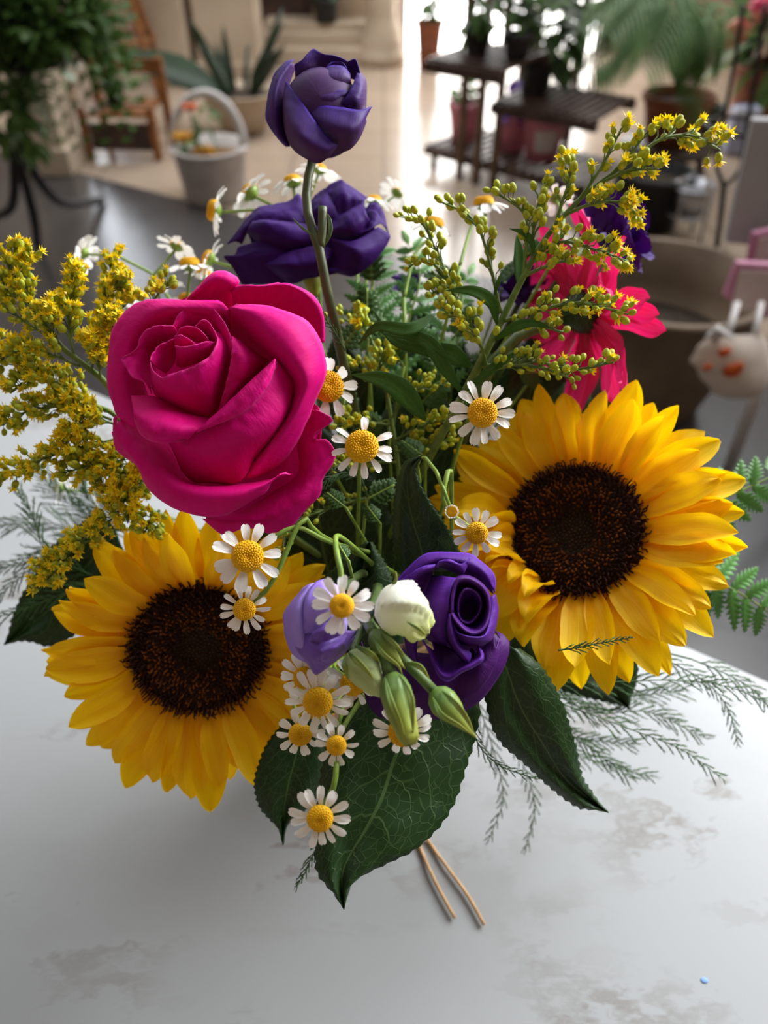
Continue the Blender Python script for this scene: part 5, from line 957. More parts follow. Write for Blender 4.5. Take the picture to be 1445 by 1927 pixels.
broad_leaf('salal_leaf', 'pointed dark leaf hanging below the right sunflower', k5, [(60, 300, 0), (80, 400, -2), (110, 540, -2), (165, 640, 0), (260, 722, 2), (370, 825, 6), (450, 892, 9), (535, 946, 12), (600, 953, 14), (668, 957, 16)],
  [(190, 170, -6), (205, 320, -6), (230, 450, -4), (320, 640, -1), (430, 770, 4), (560, 885, 11), (668, 957, 16)], [(250, 180, -2), (340, 250, -2), (400, 330, -1), (450, 430, 0), (482, 520, 2), (520, 650, 5), (550, 790, 9), (592, 862, 13), (640, 930, 15), (668, 957, 16)], 3)
broad_leaf('salal_leaf', 'dark leaf reaching out from behind the left sunflower', k0, [(1000, 420, 0), (700, 650, 0), (480, 840, 0), (350, 1080, 0), (220, 1280, 0), (130, 1500, 0), (60, 1775, 0)],
  [(1150, 600, 0), (900, 850, 4), (640, 1150, 5), (400, 1450, 4), (230, 1640, 2), (62, 1776, 0)], [(1300, 900, 0), (1100, 1300, 0), (800, 1650, 0), (520, 1800, 0), (330, 1760, 0), (200, 1748, 0), (66, 1778, 0)], 4)
broad_leaf('salal_leaf', 'folded dark leaf upright in the middle, above the violet bloom', k6, [(770, 1240, -4), (655, 1290, 6), (600, 1500, 8), (590, 1700, 8), (600, 1950, 10)][::-1], [(770, 1240, -4), (690, 1330, -2), (682, 1500, -2), (690, 1700, 0), (720, 1950, 4)][::-1],
  [(772, 1240, -4), (735, 1320, -6), (765, 1425, -8), (835, 1545, -8), (905, 1650, -6), (990, 1800, 0), (1020, 1950, 4)][::-1], 5)
broad_leaf('salal_leaf', 'dark leaf deep between the rose and the violet bloom', T_(0, 0, 1, .43), [(520, 1120, 0), (470, 1000, 0), (500, 880, 0), (580, 800, 0)], [(640, 1160, 0), (600, 1000, 0), (600, 880, 0), (590, 800, 0)], [(760, 1120, 0), (740, 980, 0), (680, 860, 0), (600, 800, 0)], 6, m=m_salal)
broad_leaf('salal_leaf', 'dark leaf deep behind the folded middle leaf', T_(0, 0, 1, .445), [(700, 1150, 0), (640, 950, 0), (700, 800, 0), (800, 720, 0)], [(800, 1150, 0), (770, 980, 0), (790, 840, 0), (806, 720, 0)], [(960, 1100, 0), (940, 950, 0), (890, 820, 0), (812, 720, 0)], 7)
broad_leaf('salal_leaf', 'dark leaf in the shade behind the lavender flower', T_(0, 0, 1, .435), [(500, 1250, 0), (500, 1130, 0), (530, 1040, 0), (580, 990, 0)], [(560, 1280, 0), (560, 1150, 0), (575, 1060, 0), (586, 990, 0)], [(760, 1260, 0), (720, 1120, 0), (650, 1030, 0), (594, 990, 0)], 8)
broad_leaf('salal_leaf', 'dark leaf under the right sunflower beside the feathery sprigs', T_(0, 0, 1, .44), [(900, 1180, 0), (980, 1260, 0), (1060, 1300, 0), (1180, 1330, 0)], [(960, 1120, 0), (1050, 1200, 0), (1120, 1270, 0), (1180, 1332, 0)], [(1040, 1080, 0), (1160, 1160, 0), (1200, 1250, 0), (1182, 1334, 0)], 9)
broad_leaf('salal_leaf', 'dark leaf low in the recess below the rose', T_(0, 0, 1, .36), [(560, 1200, 6), (590, 1110, 0), (640, 1060, 0), (690, 1020, 0)], [(650, 1220, 6), (660, 1130, 0), (680, 1080, 0), (694, 1020, 0)], [(760, 1210, 6), (750, 1130, 0), (730, 1070, 0), (700, 1020, 0)], 10)

for k, (x, y, D, dx, dy, w_, lab) in enumerate(((700, 830, .46, -60, -190, 60, 'dark leaf behind the gappy daisy and goldenrod'), (760, 840, .47, 30, -200, 56, 'dark leaf at the back, under the curved lance leaves'), (830, 820, .465, 40, -180, 54, 'dark leaf at the back, left of the goldenrod main stem'), (900, 800, .47, 60, -190, 52, 'dark leaf at the back, right of the goldenrod main stem'), (660, 780, .465, -20, -170, 44, 'dark leaf between the rose edge and the bare stem'),
   (980, 800, .475, 60, -200, 60, 'dark leaf at the back, below the gerbera'), (1040, 820, .48, 50, -170, 50, 'dark leaf behind the top petals of the right sunflower'), (800, 700, .485, -10, -130, 44, 'dark leaf among the back fern fronds'))):
    n_ = (-dy*.0, 0); tip = (x+dx, y+dy)
    ax_ = math.hypot(dx, dy); sx, sy = -dy/ax_, dx/ax_
    pt = lambda v, s, z: (x+dx*v+sx*s*w_, y+dy*v+sy*s*w_, z)
    broad_leaf('salal_leaf', lab, T_(0, 0, 1, D), [pt(0, .1, 6), pt(.2, .8, 4), pt(.45, 1, 0), pt(.75, .6, 0), pt(1, 0, 4)], [pt(0, 0, 6), pt(.3, 0, 2), pt(.6, 0, 0), pt(1, 0, 4)], [pt(0, -.1, 6), pt(.2, -.8, 4), pt(.45, -1, 0), pt(.75, -.6, 0), pt(1, 0, 4)], 20+k)
# right goldenrod
gr_ = thing('goldenrod_stem', P(868, 745, .37), 'tall budding goldenrod arching right above the right sunflower', 'goldenrod')
ms = [(868, 750, .372), (905, 680, .37), (945, 600, .367), (985, 520, .364), (1022, 455, .362), (1062, 405, .36), (1105, 362, .36), (1150, 328, .36), (1205, 290, .36)]
mb = MB().tube(cat([P(*q) for q in ms], 40), lambda t: .0021-.0013*t, 8); mo = mouth(); mb.tube(cat([P(*ms[0]), P(*ms[0]).lerp(mo, .5)+V3(0, 0, .008), mo], 12), .0021, 8); mb.build('stem', m_gstem, gr_)
for k, (pts, n, sp, op, sz) in enumerate((
  ([(1045, 425, .36), (1058, 380, .358), (1072, 335, .357), (1072, 300, .357)], 13, 30, .6, 17), ([(1085, 383, .36), (1120, 332, .357), (1148, 285, .356), (1170, 240, .356)], 12, 24, .35, 17),
  ([(1200, 292, .36), (1245, 262, .36), (1300, 255, .362), (1355, 282, .364)], 26, 32, .65, 18), ([(1130, 345, .36), (1180, 322, .356), (1240, 318, .355)], 16, 26, .8, 18),
  ([(1150, 328, .36), (1190, 285, .358), (1215, 250, .358)], 9, 20, .3, 17), ([(1062, 405, .36), (1110, 385, .355), (1160, 380, .354), (1205, 405, .355)], 24, 26, .75, 18),
  ([(1012, 475, .362), (1060, 455, .357), (1120, 470, .355), (1182, 492, .356)], 28, 30, .6, 17), ([(985, 520, .364), (1030, 500, .36), (1075, 488, .358)], 14, 26, .45, 17), ([(1000, 495, .363), (1035, 470, .358), (1060, 440, .357)], 10, 24, .35, 16),
  ([(945, 605, .367), (1010, 585, .36), (1090, 570, .357), (1182, 592, .357)], 36, 30, .3, 16), ([(925, 640, .369), (985, 610, .362), (1060, 625, .36)], 16, 24, .3, 16),
  ([(885, 715, .371), (950, 690, .362), (1010, 690, .36), (1080, 715, .359)], 34, 30, .1, 14), ([(905, 690, .37), (1000, 680, .363), (1080, 695, .36), (1155, 682, .36)], 30, 24, .08, 14),
  ([(942, 590, .367), (925, 510, .362), (905, 440, .36), (882, 405, .36), (830, 380, .36)], 28, 30, .0, 16), ([(985, 520, .364), (990, 450, .36), (985, 400, .358), (925, 358, .358)], 18, 24, .05, 16), ([(1000, 480, .363), (1005, 420, .359), (1015, 375, .358), (1020, 350, .358)], 18, 26, .1, 16),
  ([(880, 640, .375), (850, 540, .372), (815, 460, .37), (790, 415, .37), (755, 408, .37)], 34, 34, .0, 15), ([(845, 530, .372), (820, 500, .37), (790, 490, .369), (768, 505, .369)], 12, 20, .0, 15), ([(860, 560, .374), (835, 545, .372), (805, 555, .37)], 12, 24, .05, 15),
  ([(915, 690, .37), (905, 650, .362), (880, 610, .357), (850, 590, .355), (836, 576, .355)], 30, 40, .05, 18))):
    spray(gr_, pts, n, sp, op, sz, 100+k)
for pts, wd in (([(935, 610, .366), (925, 570, .36), (890, 548, .356), (838, 546, .357)], 26), ([(1005, 480, .362), (1000, 455, .36), (985, 438, .358), (958, 430, .358)], 14), ([(975, 535, .364), (978, 490, .367), (972, 440, .37)], 26), ([(930, 640, .368), (970, 615, .36), (1005, 608, .358), (1040, 618, .358)], 20), ([(880, 735, .37), (930, 690, .362), (985, 655, .36)], 18),
    ([(870, 690, .375), (800, 660, .37), (740, 640, .372), (700, 580, .376)], 22), ([(870, 740, .372), (835, 690, .366), (800, 640, .366), (718, 628, .37)], 30), ([(885, 690, .372), (850, 665, .366), (800, 645, .366)], 34), ([(800, 790, .376), (760, 740, .364), (720, 715, .36), (662, 705, .362)], 44), ([(820, 590, .372), (770, 620, .364), (710, 615, .364), (672, 650, .37)], 26), ([(930, 555, .364), (938, 530, .36), (945, 508, .36)], 9)):
    lance(gr_, pts, wd)
# left goldenrod, two stems
gl = thing('goldenrod_stem', P(215, 750, .36), 'feathery yellow goldenrod spreading upper left of the rose', 'goldenrod')
ms = [(250, 800, .372), (203, 725, .366), (150, 680, .364), (116, 652, .364), (75, 600, .366), (40, 545, .368)]
mb = MB().tube(cat([P(*q) for q in ms], 30), lambda t: .0019-.0011*t, 8); mo = mouth(); mb.tube(cat([P(*ms[0]), P(*ms[0]).lerp(mo, .5), mo], 12), .002, 8); mb.build('stem', m_gstem, gl)
def many(root, lst, seed):
    for k, (pts, n, sp, op, sz) in enumerate(lst): spray(root, pts, n, sp, op, sz, seed+k, .0006, .2)
many(gl, (
  ([(75, 600, .366), (50, 545, .364), (45, 510, .363), (62, 478, .363)], 30, 19, .85, 15), ([(45, 550, .367), (25, 520, .366), (15, 490, .366), (40, 478, .366)], 36, 28, .85, 15), ([(60, 580, .366), (20, 550, .366), (-5, 530, .366)], 30, 28, .8, 15), ([(100, 640, .364), (40, 600, .366), (0, 570, .368)], 28, 24, .75, 15),
  ([(116, 652, .364), (95, 620, .36), (80, 595, .358), (100, 585, .357)], 47, 33, .9, 16), ([(140, 670, .364), (130, 620, .362), (132, 560, .361), (148, 510, .361)], 56, 30, .9, 16), ([(160, 690, .364), (190, 640, .37), (205, 560, .374), (210, 480, .376)], 56, 26, .8, 15),
  ([(170, 700, .364), (185, 650, .358), (195, 615, .356), (220, 600, .355)], 61, 30, .95, 16), ([(190, 715, .365), (185, 680, .36), (185, 655, .358), (172, 640, .358)], 47, 30, .9, 16), ([(150, 690, .364), (90, 665, .364), (40, 660, .366), (-5, 680, .368)], 50, 28, .75, 15), ([(110, 690, .366), (40, 690, .37), (0, 640, .372)], 30, 24, .7, 15),
  ([(215, 590, .378), (235, 575, .378), (250, 560, .378)], 19, 24, .8, 15), ([(280, 580, .37), (300, 550, .366), (318, 530, .365)], 16, 24, .2, 15), ([(185, 560, .374), (215, 540, .372), (240, 530, .372)], 22, 24, .7, 15)), 300)
gl2 = thing('goldenrod_stem', P(240, 830, .375), 'drooping yellow goldenrod lower left between rose and sunflower', 'goldenrod')
ms = [(262, 850, .385), (215, 780, .376), (150, 760, .372), (90, 760, .372)]
mb = MB().tube(cat([P(*q) for q in ms], 24), lambda t: .0017-.001*t, 8); mo = mouth(); mb.tube(cat([P(*ms[0]), P(*ms[0]).lerp(mo, .5), mo], 12), .0018, 8); mb.build('stem', m_gstem, gl2)
many(gl2, (
  ([(200, 775, .376), (120, 725, .37), (60, 715, .368), (20, 740, .368)], 64, 33, .85, 15), ([(190, 775, .376), (110, 765, .37), (50, 775, .369), (-5, 805, .37)], 61, 28, .8, 15), ([(210, 790, .376), (160, 770, .37), (110, 750, .369)], 42, 26, .7, 15), ([(225, 800, .376), (180, 790, .37), (150, 800, .368), (130, 830, .368)], 56, 30, .85, 16),
  ([(235, 820, .378), (170, 840, .37), (90, 860, .369), (0, 905, .37)], 84, 28, .75, 15), ([(240, 830, .378), (180, 870, .37), (120, 890, .37)], 56, 30, .7, 15), ([(245, 840, .378), (220, 880, .372), (170, 905, .37)], 56, 30, .7, 15), ([(250, 850, .38), (240, 900, .372), (210, 950, .37)], 56, 33, .75, 15),
  ([(255, 870, .38), (265, 910, .373), (245, 950, .37), (240, 985, .369)], 56, 37, .5, 15), ([(255, 880, .38), (225, 960, .37), (180, 1000, .369), (150, 1020, .37)], 61, 26, .85, 15), ([(180, 1010, .375), (130, 1040, .372), (70, 1085, .372)], 47, 24, .75, 15), ([(130, 1050, .374), (100, 1080, .372), (72, 1112, .372)], 22, 15, .7, 14), ([(300, 960, .376), (285, 980, .372), (270, 1005, .37)], 30, 30, .3, 15)), 360)
gm = thing('goldenrod_stem', P(740, 860, .41), 'green budding goldenrod deep in the middle between the blooms', 'goldenrod')
mb = MB(); mb.tube(cat([P(760, 980, .42), P(745, 850, .41), P(720, 700, .41), P(690, 620, .41)], 20), lambda t: .0016-.0008*t, 7); mo = mouth(); mb.tube(cat([P(760, 980, .42), mo], 8), .0016, 7); mb.build('stem', m_gstem, gm)
many(gm, (([(722, 720, .41), (715, 690, .4), (722, 660, .398)], 30, 40, .05, 13), ([(700, 640, .41), (680, 610, .4), (678, 585, .4)], 26, 22, .1, 13), ([(740, 830, .41), (800, 800, .4), (840, 790, .395)], 34, 34, .05, 13), ([(745, 850, .41), (810, 840, .398), (850, 825, .394)], 30, 30, .05, 13), ([(735, 790, .41), (770, 740, .4), (830, 720, .398)], 34, 40, .05, 12), ([(745, 870, .41), (660, 870, .39), (620, 880, .375)], 30, 28, .1, 14), ([(735, 800, .41), (660, 790, .395), (640, 800, .385)], 26, 26, .15, 14), ([(730, 740, .41), (690, 700, .4), (650, 690, .398)], 24, 30, .1, 12), ([(750, 920, .415), (560, 980, .37), (530, 1050, .36)], 30, 24, .15, 13), ([(690, 620, .41), (640, 600, .41), (610, 610, .41)], 12, 20, .2, 12)), 420)

# daisies: front ones
DA = 'daisy'
daisy(617, 727, .352, (.35, .1, .9), 30, 64, 'daisy half hidden by the right edge of the rose', 10, .3, 1, (4, 5), None, .2)
daisy(681, 840, .318, (.05, .1, 1), 31, 64, 'daisy with gaps between its petals, right of the rose', 13, .1, 2, (2, 4))
daisy(908, 777, .335, (.05, .0, 1), 28, 64, 'daisy overlapping the top left of the right sunflower', 13, .0, 3)
daisy(897, 1003, .325, (.0, -.1, 1), 21, 49, 'small daisy on the left petals of the right sunflower', 12, .0, 4, (), [(842, 960, .324), (835, 920, .326), (848, 885, .33), (850, 1000, .37)])
daisy(466, 1047, .312, (.25, .05, 1), 30, 68, 'larger daisy below the rose, on the left sunflower disc edge', 11, .05, 5, (), [(515, 1012, .318), (560, 992, .322), (620, 1020, .332), (700, 1040, .36)])
daisy(460, 1147, .318, (.2, -.05, 1), 21, 49, 'small daisy over the dark disc of the left sunflower', 13, .0, 6, (), [(500, 1112, .318), (530, 1060, .318), (555, 1000, .32), (575, 975, .322), (600, 1005, .33), (690, 1050, .36)])
daisy(643, 1140, .272, (.05, .05, 1), 23, 59, 'daisy lying on the pale lavender flower', 12, .05, 7, (), [(642, 1080, .276), (632, 1030, .285), (640, 1010, .31), (700, 1060, .35)])
daisy(598, 1321, .295, (-.05, -.1, 1), 28, 65, 'daisy in the lower cluster, frontmost of the four', 14, .05, 8)
daisy(572, 1276, .305, (-.2, .0, 1), 21, 52, 'daisy tucked under the lavender flower tip', 12, .1, 9)
daisy(664, 1286, .305, (.25, .0, 1), 24, 54, 'daisy behind the pale green pointed bud', 12, .25, 10)
daisy(565, 1382, .315, (.1, -.2, 1), 22, 48, 'daisy peeping out below the left sunflower petals', 10, .1, 11)
daisy(633, 1403, .292, (.0, -.05, 1), 19, 44, 'small daisy above the lowest daisy of all', 10, .1, 12)
daisy(758, 1378, .294, (.0, -.35, 1), 28, 60, 'daisy under the tip of the longest green bud', 13, .25, 13)
daisy(602, 1540, .287, (.0, .0, 1), 25, 60, 'lowest daisy, at the tip end of the lowest leaf', 13, .0, 14, (), [(628, 1480, .29), (634, 1430, .294), (640, 1380, .305), (690, 1300, .33)])
# daisies behind, seen from the side
bg_d = 'daisies at the back of the bouquet'
for k, a in enumerate(((402, 396, .46, (-.95, .15, .2), 20, 48, 'daisy in profile facing left beside the violet bloom', 12, .3, None), (357, 496, .45, (.0, .96, .25), 19, 46, 'daisy facing up above the rose left shoulder', 11, .35, None), (333, 462, .48, (.3, .93, -.2), 14, 42, 'daisy seen from behind above the upturned one', 11, .1, None),
  (470, 362, .47, (-.6, .55, -.1), 18, 48, 'daisy turned aside above the left end of the violet bloom', 10, .2, None), (392, 487, .46, (-.8, .4, .1), 17, 42, 'daisy edge-on left of the violet bloom lower petals', 11, .2, None), (551, 341, .48, (-.1, .9, .1), 17, 46, 'daisy left of the bare stem under the tall flower', 11, .4, None), (601, 318, .5, (.2, .9, .1), 14, 44, 'daisy right of the bare stem under the tall flower', 11, .3, None),
  (704, 377, .5, (.1, .95, .1), 14, 40, 'daisy just past the right end of the violet bloom', 10, .3, None), (748, 362, .54, (.5, .8, -.3), 12, 38, 'pale daisy seen from behind in the bright light', 10, .2, None), (815, 420, .46, (.2, .9, .25), 20, 46, 'orange-centred daisy behind the left goldenrod buds', 10, .5, [(780, 480, .45), (760, 560, .44)]), (910, 381, .46, (-.1, .85, .3), 19, 46, 'orange-centred daisy on a thin stalk among goldenrod tips', 10, .5, [(890, 420, .455), (865, 500, .44)]),
  (157, 476, .5, (-.92, .35, -.15), 12, 38, 'white daisy above the left goldenrod seen from behind', 10, .2, None), (112, 560, .48, (-.5, .7, .1), 19, 44, 'daisy behind the left goldenrod clumps', 10, .3, None), (238, 556, .46, (.0, .85, .4), 20, 46, 'daisy under the left goldenrod tip by the rose', 10, .3, None), (296, 536, .47, (-.1, .9, .3), 18, 54, 'daisy half covered by small goldenrod buds', 9, .2, None),
  (382, 512, .47, (.2, .8, .3), 15, 36, 'small daisy just above the rose top petal', 9, .3, None), (1046, 372, .46, (.1, .7, -.5), 12, 36, 'white daisy behind the pink gerbera top petals', 9, .2, None), (112, 918, .53, (-.9, .2, .1), 12, 38, 'blurred daisy above the feathery sprigs at the left', 10, .2, None), (352, 562, .46, (.1, .8, .4), 16, 38, 'daisy under the top left rim of the rose', 9, .3, None))):
    x, y, D, f, rd, ro, lab, n, dr, st = a; daisy(x, y, D, f, rd, ro, lab, n, dr, 30+k, (), st, 0, bg_d)
# daisy bud
c = P(850, 963, .322); M = fmat(c, (-.05, .1, 1)); t = thing('daisy_bud', c, 'round daisy bud with white petal tips, on the right sunflower', 'bud', None, M)
inst('disc', DDISC, t, Matrix.Diagonal((.0026, .0026, .0022, 1))); inst('calyx', DCAL, t, Matrix.Scale(.0030, 4))
for k in range(14): inst('petal', d_meshes[k % 4], t, RZ(2*PI*k/14) @ TR(0, .0021, .0003) @ RX(1.0) @ Matrix.Diagonal((.0022, .0016, .0016, 1)))
MB().tube(cat([c + FW*.002, P(838, 930, .324), P(822, 890, .328), P(800, 862, .335), P(785, 872, .35), P(780, 960, .38), mouth()], 22), .0009, 6).build('stem', m_stemf, t)

# pink gerbera on the right, seen from the side
GSH = [(0, .5), (.25, .8), (.6, 1), (.85, .8), (.95, .5), (1, .15)]
g_me = [petal_grid(1, w_, GSH, cu, .14, .03, 2, tw, 7, 14, 0, .08, 60+k).mesh('petal', m_ger) for k, (w_, cu, tw) in enumerate(((.30, [(0, 0), (.5, .02), (1, -.14)], .2), (.34, [(0, 0), (.5, .0), (1, -.2)], -.3), (.28, [(0, 0), (.5, .05), (1, .04)], .5)))]
c = P(1098, 585, .43); M = fmat(c, (.92, .32, -.24)); t = thing('pink_gerbera', c, 'deep pink gerbera seen from behind at the right', 'flower', None, M); rnd = random.Random(4)
for k in range(26):
    a = 2*PI*k/26 + rnd.uniform(-.08, .08); ln = .050*rnd.uniform(.85, 1.08)
    inst('petal', rnd.choice(g_me), t, RZ(a) @ TR(0, .008, -.002*(k % 2)) @ RX(-.02 + .16*(k % 2) + rnd.uniform(-.25, .25)) @ Matrix.Scale(ln, 4))
o = bpy.data.objects.new('calyx', MB().lathe([(0, -.016), (.004, -.014), (.011, -.006), (.014, .002), (.012, .004), (0, .004)], 20).mesh('calyx', m_salal)); COL.objects.link(o); o.parent = t
o = bpy.data.objects.new('disc', MB().lathe([(.013, .003), (.011, .007), (.005, .009), (0, .009)], 20).mesh('disc', m_fl_amber)); COL.objects.link(o); o.parent = t
stem_to_vase(MB(), M @ V3(0, 0, -.014), camdir(-.6, -.4, .2), .003, .0026).build('stem', m_stem, t)
# violet flowers showing behind the goldenrod
V_SH = [(0, .3), (.3, .7), (.6, 1), (.85, .9), (1, .4)]
v_me = [petal_grid(1, .85, V_SH, [(0, 0), (.5, .18), (1, .1)], .2, .05, 2, .1, 8, 12, 0, .12, 70).mesh('petal', m_eu_dark), petal_grid(1, .8, V_SH, [(0, 0), (.5, .22), (1, .3)], .16, .05, 2, -.2, 8, 12, 0, .14, 71).mesh('petal', m_eu_dark)]
for (x, y, D, f, s, lab) in ((1135, 445, .47, (.5, .5, -.4), .026, 'dark violet bloom behind the goldenrod at the right'), (985, 570, .47, (-.3, .6, .3), .022, 'dark violet bloom behind the goldenrod main stem'), (770, 560, .5, (-.1, .8, .3), .016, 'small violet bloom far back among the fern'), (1160, 470, .455, (.7, .2, .3), .02, 'violet bloom touching the gerbera tip at the right')):
    c = P(x, y, D); M = fmat(c, f); t = thing('violet_eustoma', c, lab, 'flower', None, M)
    for k in range(9): inst('petal', v_me[k % 2], t, RZ(2*PI*k/9*1.0 + (k > 4)*.3) @ TR(0, s*.1, 0) @ RX(.35 + .4*(k % 2)) @ Matrix.Scale(s, 4))
    stem_to_vase(MB(), M @ V3(0, 0, -.002), M.to_3x3() @ V3(0, 0, -1), .0018, .002).build('stem', m_stem, t)

# ferns and feathery sprigs
frond('toothed fern frond reaching right beside the right sunflower', [(1190, 1010, .45), (1290, 975, .45), (1380, 930, .455), (1490, 880, .46)], 125, 52, None, 8, 1)
frond('toothed fern frond drooping below the right sunflower', [(1200, 1090, .44), (1300, 1090, .44), (1380, 1110, .445), (1500, 1190, .45)], 125, 50, None, 8, 2)
frond('fern frond standing behind the rose and the forked stem', [(730, 760, .46), (715, 660, .46), (700, 560, .465), (720, 440, .475)], 105, 34, None, 10, 3)
frond('fern frond at the back, left of the goldenrod buds', [(760, 740, .47), (765, 620, .475), (790, 520, .48), (760, 440, .49)], 95, 32, None, 10, 4)
frond('fern frond low in the back behind the goldenrod stem', [(840, 760, .46), (830, 660, .465), (850, 580, .47), (890, 500, .48)], 80, 30, None, 9, 5)
AS = [([(930, 1270, .41), (1080, 1285, .40), (1250, 1280, .40), (1360, 1290, .40), (1450, 1325, .40)], 62, 22, 'long feathery sprig stretching furthest right over the table'), ([(920, 1270, .42), (1060, 1325, .415), (1180, 1370, .41), (1285, 1412, .41), (1360, 1466, .41)], 56, 22, 'feathery sprig curving down right over the white table'),
  ([(900, 1260, .43), (1040, 1360, .43), (1120, 1415, .43), (1190, 1466, .43)], 56, 22, 'feathery sprig ending beside the pointed dark leaf'), ([(910, 1280, .46), (1040, 1395, .46), (1140, 1440, .46), (1232, 1462, .46)], 56, 20, 'blurred feathery sprig lowest under the right sunflower'),
  ([(1230, 1230, .42), (1330, 1285, .42), (1372, 1340, .425), (1388, 1400, .43)], 40, 16, 'feathery sprig bending down at the far right'), ([(880, 1340, .37), (900, 1400, .37), (940, 1440, .37), (1010, 1466, .37)], 30, 14, 'feathery sprig crossing behind the pointed dark leaf'),
  ([(890, 1300, .46), (925, 1400, .46), (946, 1500, .46), (918, 1585, .46)], 36, 16, 'thin hanging sprig, left one of two below the pointed leaf'), ([(930, 1320, .47), (985, 1440, .47), (1006, 1520, .47), (988, 1602, .47)], 36, 16, 'thin hanging sprig, right one of two below the pointed leaf'),
  ([(1010, 1290, .44), (1120, 1340, .44), (1220, 1340, .44), (1330, 1390, .44)], 60, 22, 'feathery sprig fanning out under the right sunflower'), ([(980, 1280, .45), (1080, 1300, .45), (1170, 1310, .45), (1290, 1300, .45)], 70, 22, 'dense feathery sprig just below the sunflower petals'), ([(940, 1300, .45), (1010, 1370, .45), (1090, 1390, .45), (1200, 1400, .45)], 60, 22, 'feathery sprig between the pointed leaf and the table veins'),
  ([(1300, 1240, .43), (1380, 1275, .43), (1430, 1310, .43), (1470, 1370, .43)], 40, 14, 'feathery sprig leaving the picture at the far right'),
  ([(190, 1090, .45), (90, 1040, .45), (60, 970, .45), (28, 915, .45)], 60, 20, 'feathery sprig rising left of the left sunflower'), ([(220, 1060, .46), (140, 1030, .46), (70, 1050, .46), (-20, 1075, .46)], 60, 22, 'feathery sprig pointing left across the dark leaf'), ([(200, 1080, .455), (95, 1050, .455), (40, 1085, .455), (-10, 1130, .455)], 50, 20, 'feathery sprig sinking left toward the table'),
  ([(220, 1110, .435), (130, 1115, .435), (50, 1145, .435), (-20, 1165, .435)], 50, 18, 'feathery sprig crossing the dark leaf at the left'), ([(230, 1010, .49), (160, 970, .49), (110, 930, .49), (75, 890, .49)], 70, 22, 'blurred feathery sprig under the lower goldenrod'), ([(240, 1010, .48), (190, 960, .48), (160, 930, .48), (150, 880, .48)], 60, 20, 'blurred feathery sprig right below the lower goldenrod'), ([(210, 1040, .5), (120, 990, .5), (50, 985, .5), (-20, 990, .5)], 70, 20, 'blurred feathery sprig furthest left over the table'),
  ([(1050, 1224, .352), (1090, 1218, .35), (1130, 1210, .349), (1188, 1200, .349)], 22, 14, 'short bright sprig lying on the right sunflower petals'), ([(650, 660, .37), (620, 610, .36), (590, 578, .352), (540, 558, .35)], 18, 16, 'short bright sprig over the right edge of the rose'), ([(660, 1540, .37), (600, 1590, .37), (575, 1640, .37), (556, 1668, .37)], 30, 14, 'little sprig poking out left of the lowest leaf tip'),
  ([(680, 900, .38), (650, 890, .372), (620, 900, .366), (585, 930, .362)], 34, 14, 'fine sprig in the shade under the rose')]
for k, (pts, bl, dn, lab) in enumerate(AS): asparagus(lab, pts, bl, 200+k, dn, None, k not in (19, 20, 21))
# feverfew foliage filling the middle
fl_rnd = random.Random(77)
def fev(x, y, D, s, lab, n=9):
    c = P(x, y, D); t = thing('feverfew_leaf', c, lab, 'leaf', 'lobed feverfew leaves in the bouquet')
    d0 = camdir(fl_rnd.uniform(-.6, .6), fl_rnd.uniform(-.2, 1), fl_rnd.uniform(-.2, .5)); nrm = camdir(fl_rnd.uniform(-.4, .4), .3, 1); sd = d0.cross(nrm).normalized(); S_ = s/F*D
    mb = MB().tube(cat([c, c + d0*S_*.6, c + d0*S_], 8), .0006, 5); mo = mouth(); mb.tube(cat([c, c.lerp(mo, .5), mo], 8), .0008, 5); mb.build('stem', m_stemf, t)
    mb = MB()
    for k in range(n):
        v = .2 + .8*(k//2)/(n/2); sg = 1 if k % 2 else -1
        pinna(mb, c + d0*(S_*v*.9), d0*.8 + sd*sg*(1.1-v*.5), nrm, S_*(.62-.3*v), S_*.34, 3)
    mb.build('blade', m_fev, t, thick=.0003)
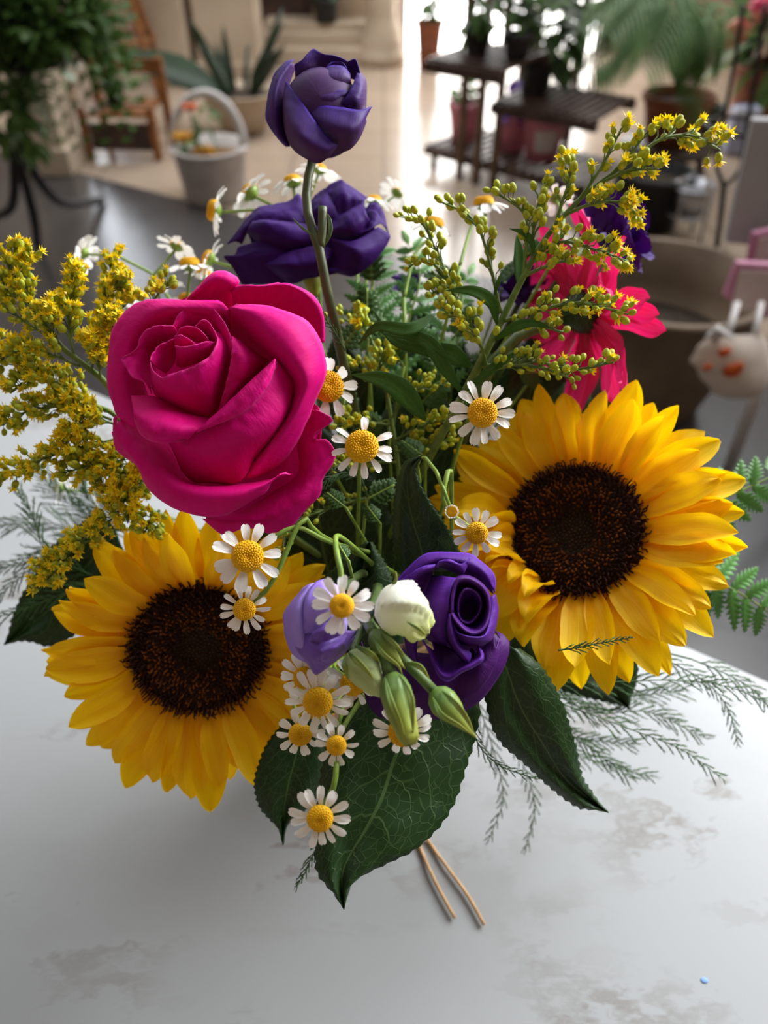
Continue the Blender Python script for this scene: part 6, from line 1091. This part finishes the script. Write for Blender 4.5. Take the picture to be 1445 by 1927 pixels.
for k, (x, y, D, s, lab) in enumerate(((690, 940, .37, 60, 'lobed leaf in the shade below the gappy daisy'), (650, 955, .365, 46, 'small lobed leaf right of the rose bottom petal'), (715, 985, .375, 42, 'tiny lobed leaf beside the folded middle leaf'), (655, 1055, .31, 34, 'bright lobed leaf above the daisy on the lavender flower'), (690, 610, .43, 70, 'lobed leaf behind the bare stem'), (760, 690, .42, 70, 'lobed leaf among the goldenrod lance leaves'), (730, 790, .41, 70, 'lobed leaf above the folded middle leaf'), (820, 700, .43, 66, 'lobed leaf left of the goldenrod main stem'), (640, 660, .41, 60, 'lobed leaf right of the rose top'), (800, 860, .39, 56, 'lobed leaf above the daisy bud stalk'), (950, 660, .43, 60, 'lobed leaf under the right goldenrod'), (960, 500, .47, 110, 'bright green leaf behind the goldenrod stem'), (620, 1345, .315, 36, 'small leaf beside the lower daisy cluster'), (700, 660, .445, 90, 'lobed leaf at the back, right of the bare stem foot'), (790, 760, .44, 90, 'lobed leaf at the back above the daisy bud stalk'), (650, 720, .43, 70, 'lobed leaf behind the half hidden daisy'), (930, 740, .45, 80, 'lobed leaf under the goldenrod stem foot'), (870, 560, .46, 80, 'lobed leaf left of the goldenrod main stem, high up'), (1010, 700, .45, 80, 'lobed leaf between goldenrod and right sunflower'), (850, 640, .44, 70, 'lobed leaf under the round goldenrod bud clump'), (700, 540, .46, 70, 'lobed leaf under the violet bloom right end'))):
    fev(x, y, D, s, lab)
# raffia tied round the vase, its two tails lying on the table
ra = thing('raffia_tie', VASE + V3(0, 0, .118), 'straw-coloured raffia tie with two tails lying on the table', 'tie'); m_raf = mat('raffia', srgb(196, 158, 112), srgb(172, 132, 88), .7, 150)
mb = MB()
for z in (.112, .115, .118): mb.tube([VASE + V3(math.cos(2*PI*k/32)*.0405, math.sin(2*PI*k/32)*.0405, z) for k in range(33)], .0016, 6)
mb.build('band', m_raf, ra)
for pts in ([(785, 1580), (812, 1645), (835, 1690), (856, 1727)], [(800, 1572), (840, 1630), (880, 1685), (911, 1740)]):
    q = [PZ(x, y, TZ+.0022) for x, y in pts]; q0 = VASE + V3(.012, -.041, .115)
    MB().tube(cat([q0, q0 + V3(.004, -.012, -.04), q[0] + V3(-.004, .012, .012)] + q, 24), .0011, 6).build('tail', m_raf, ra)
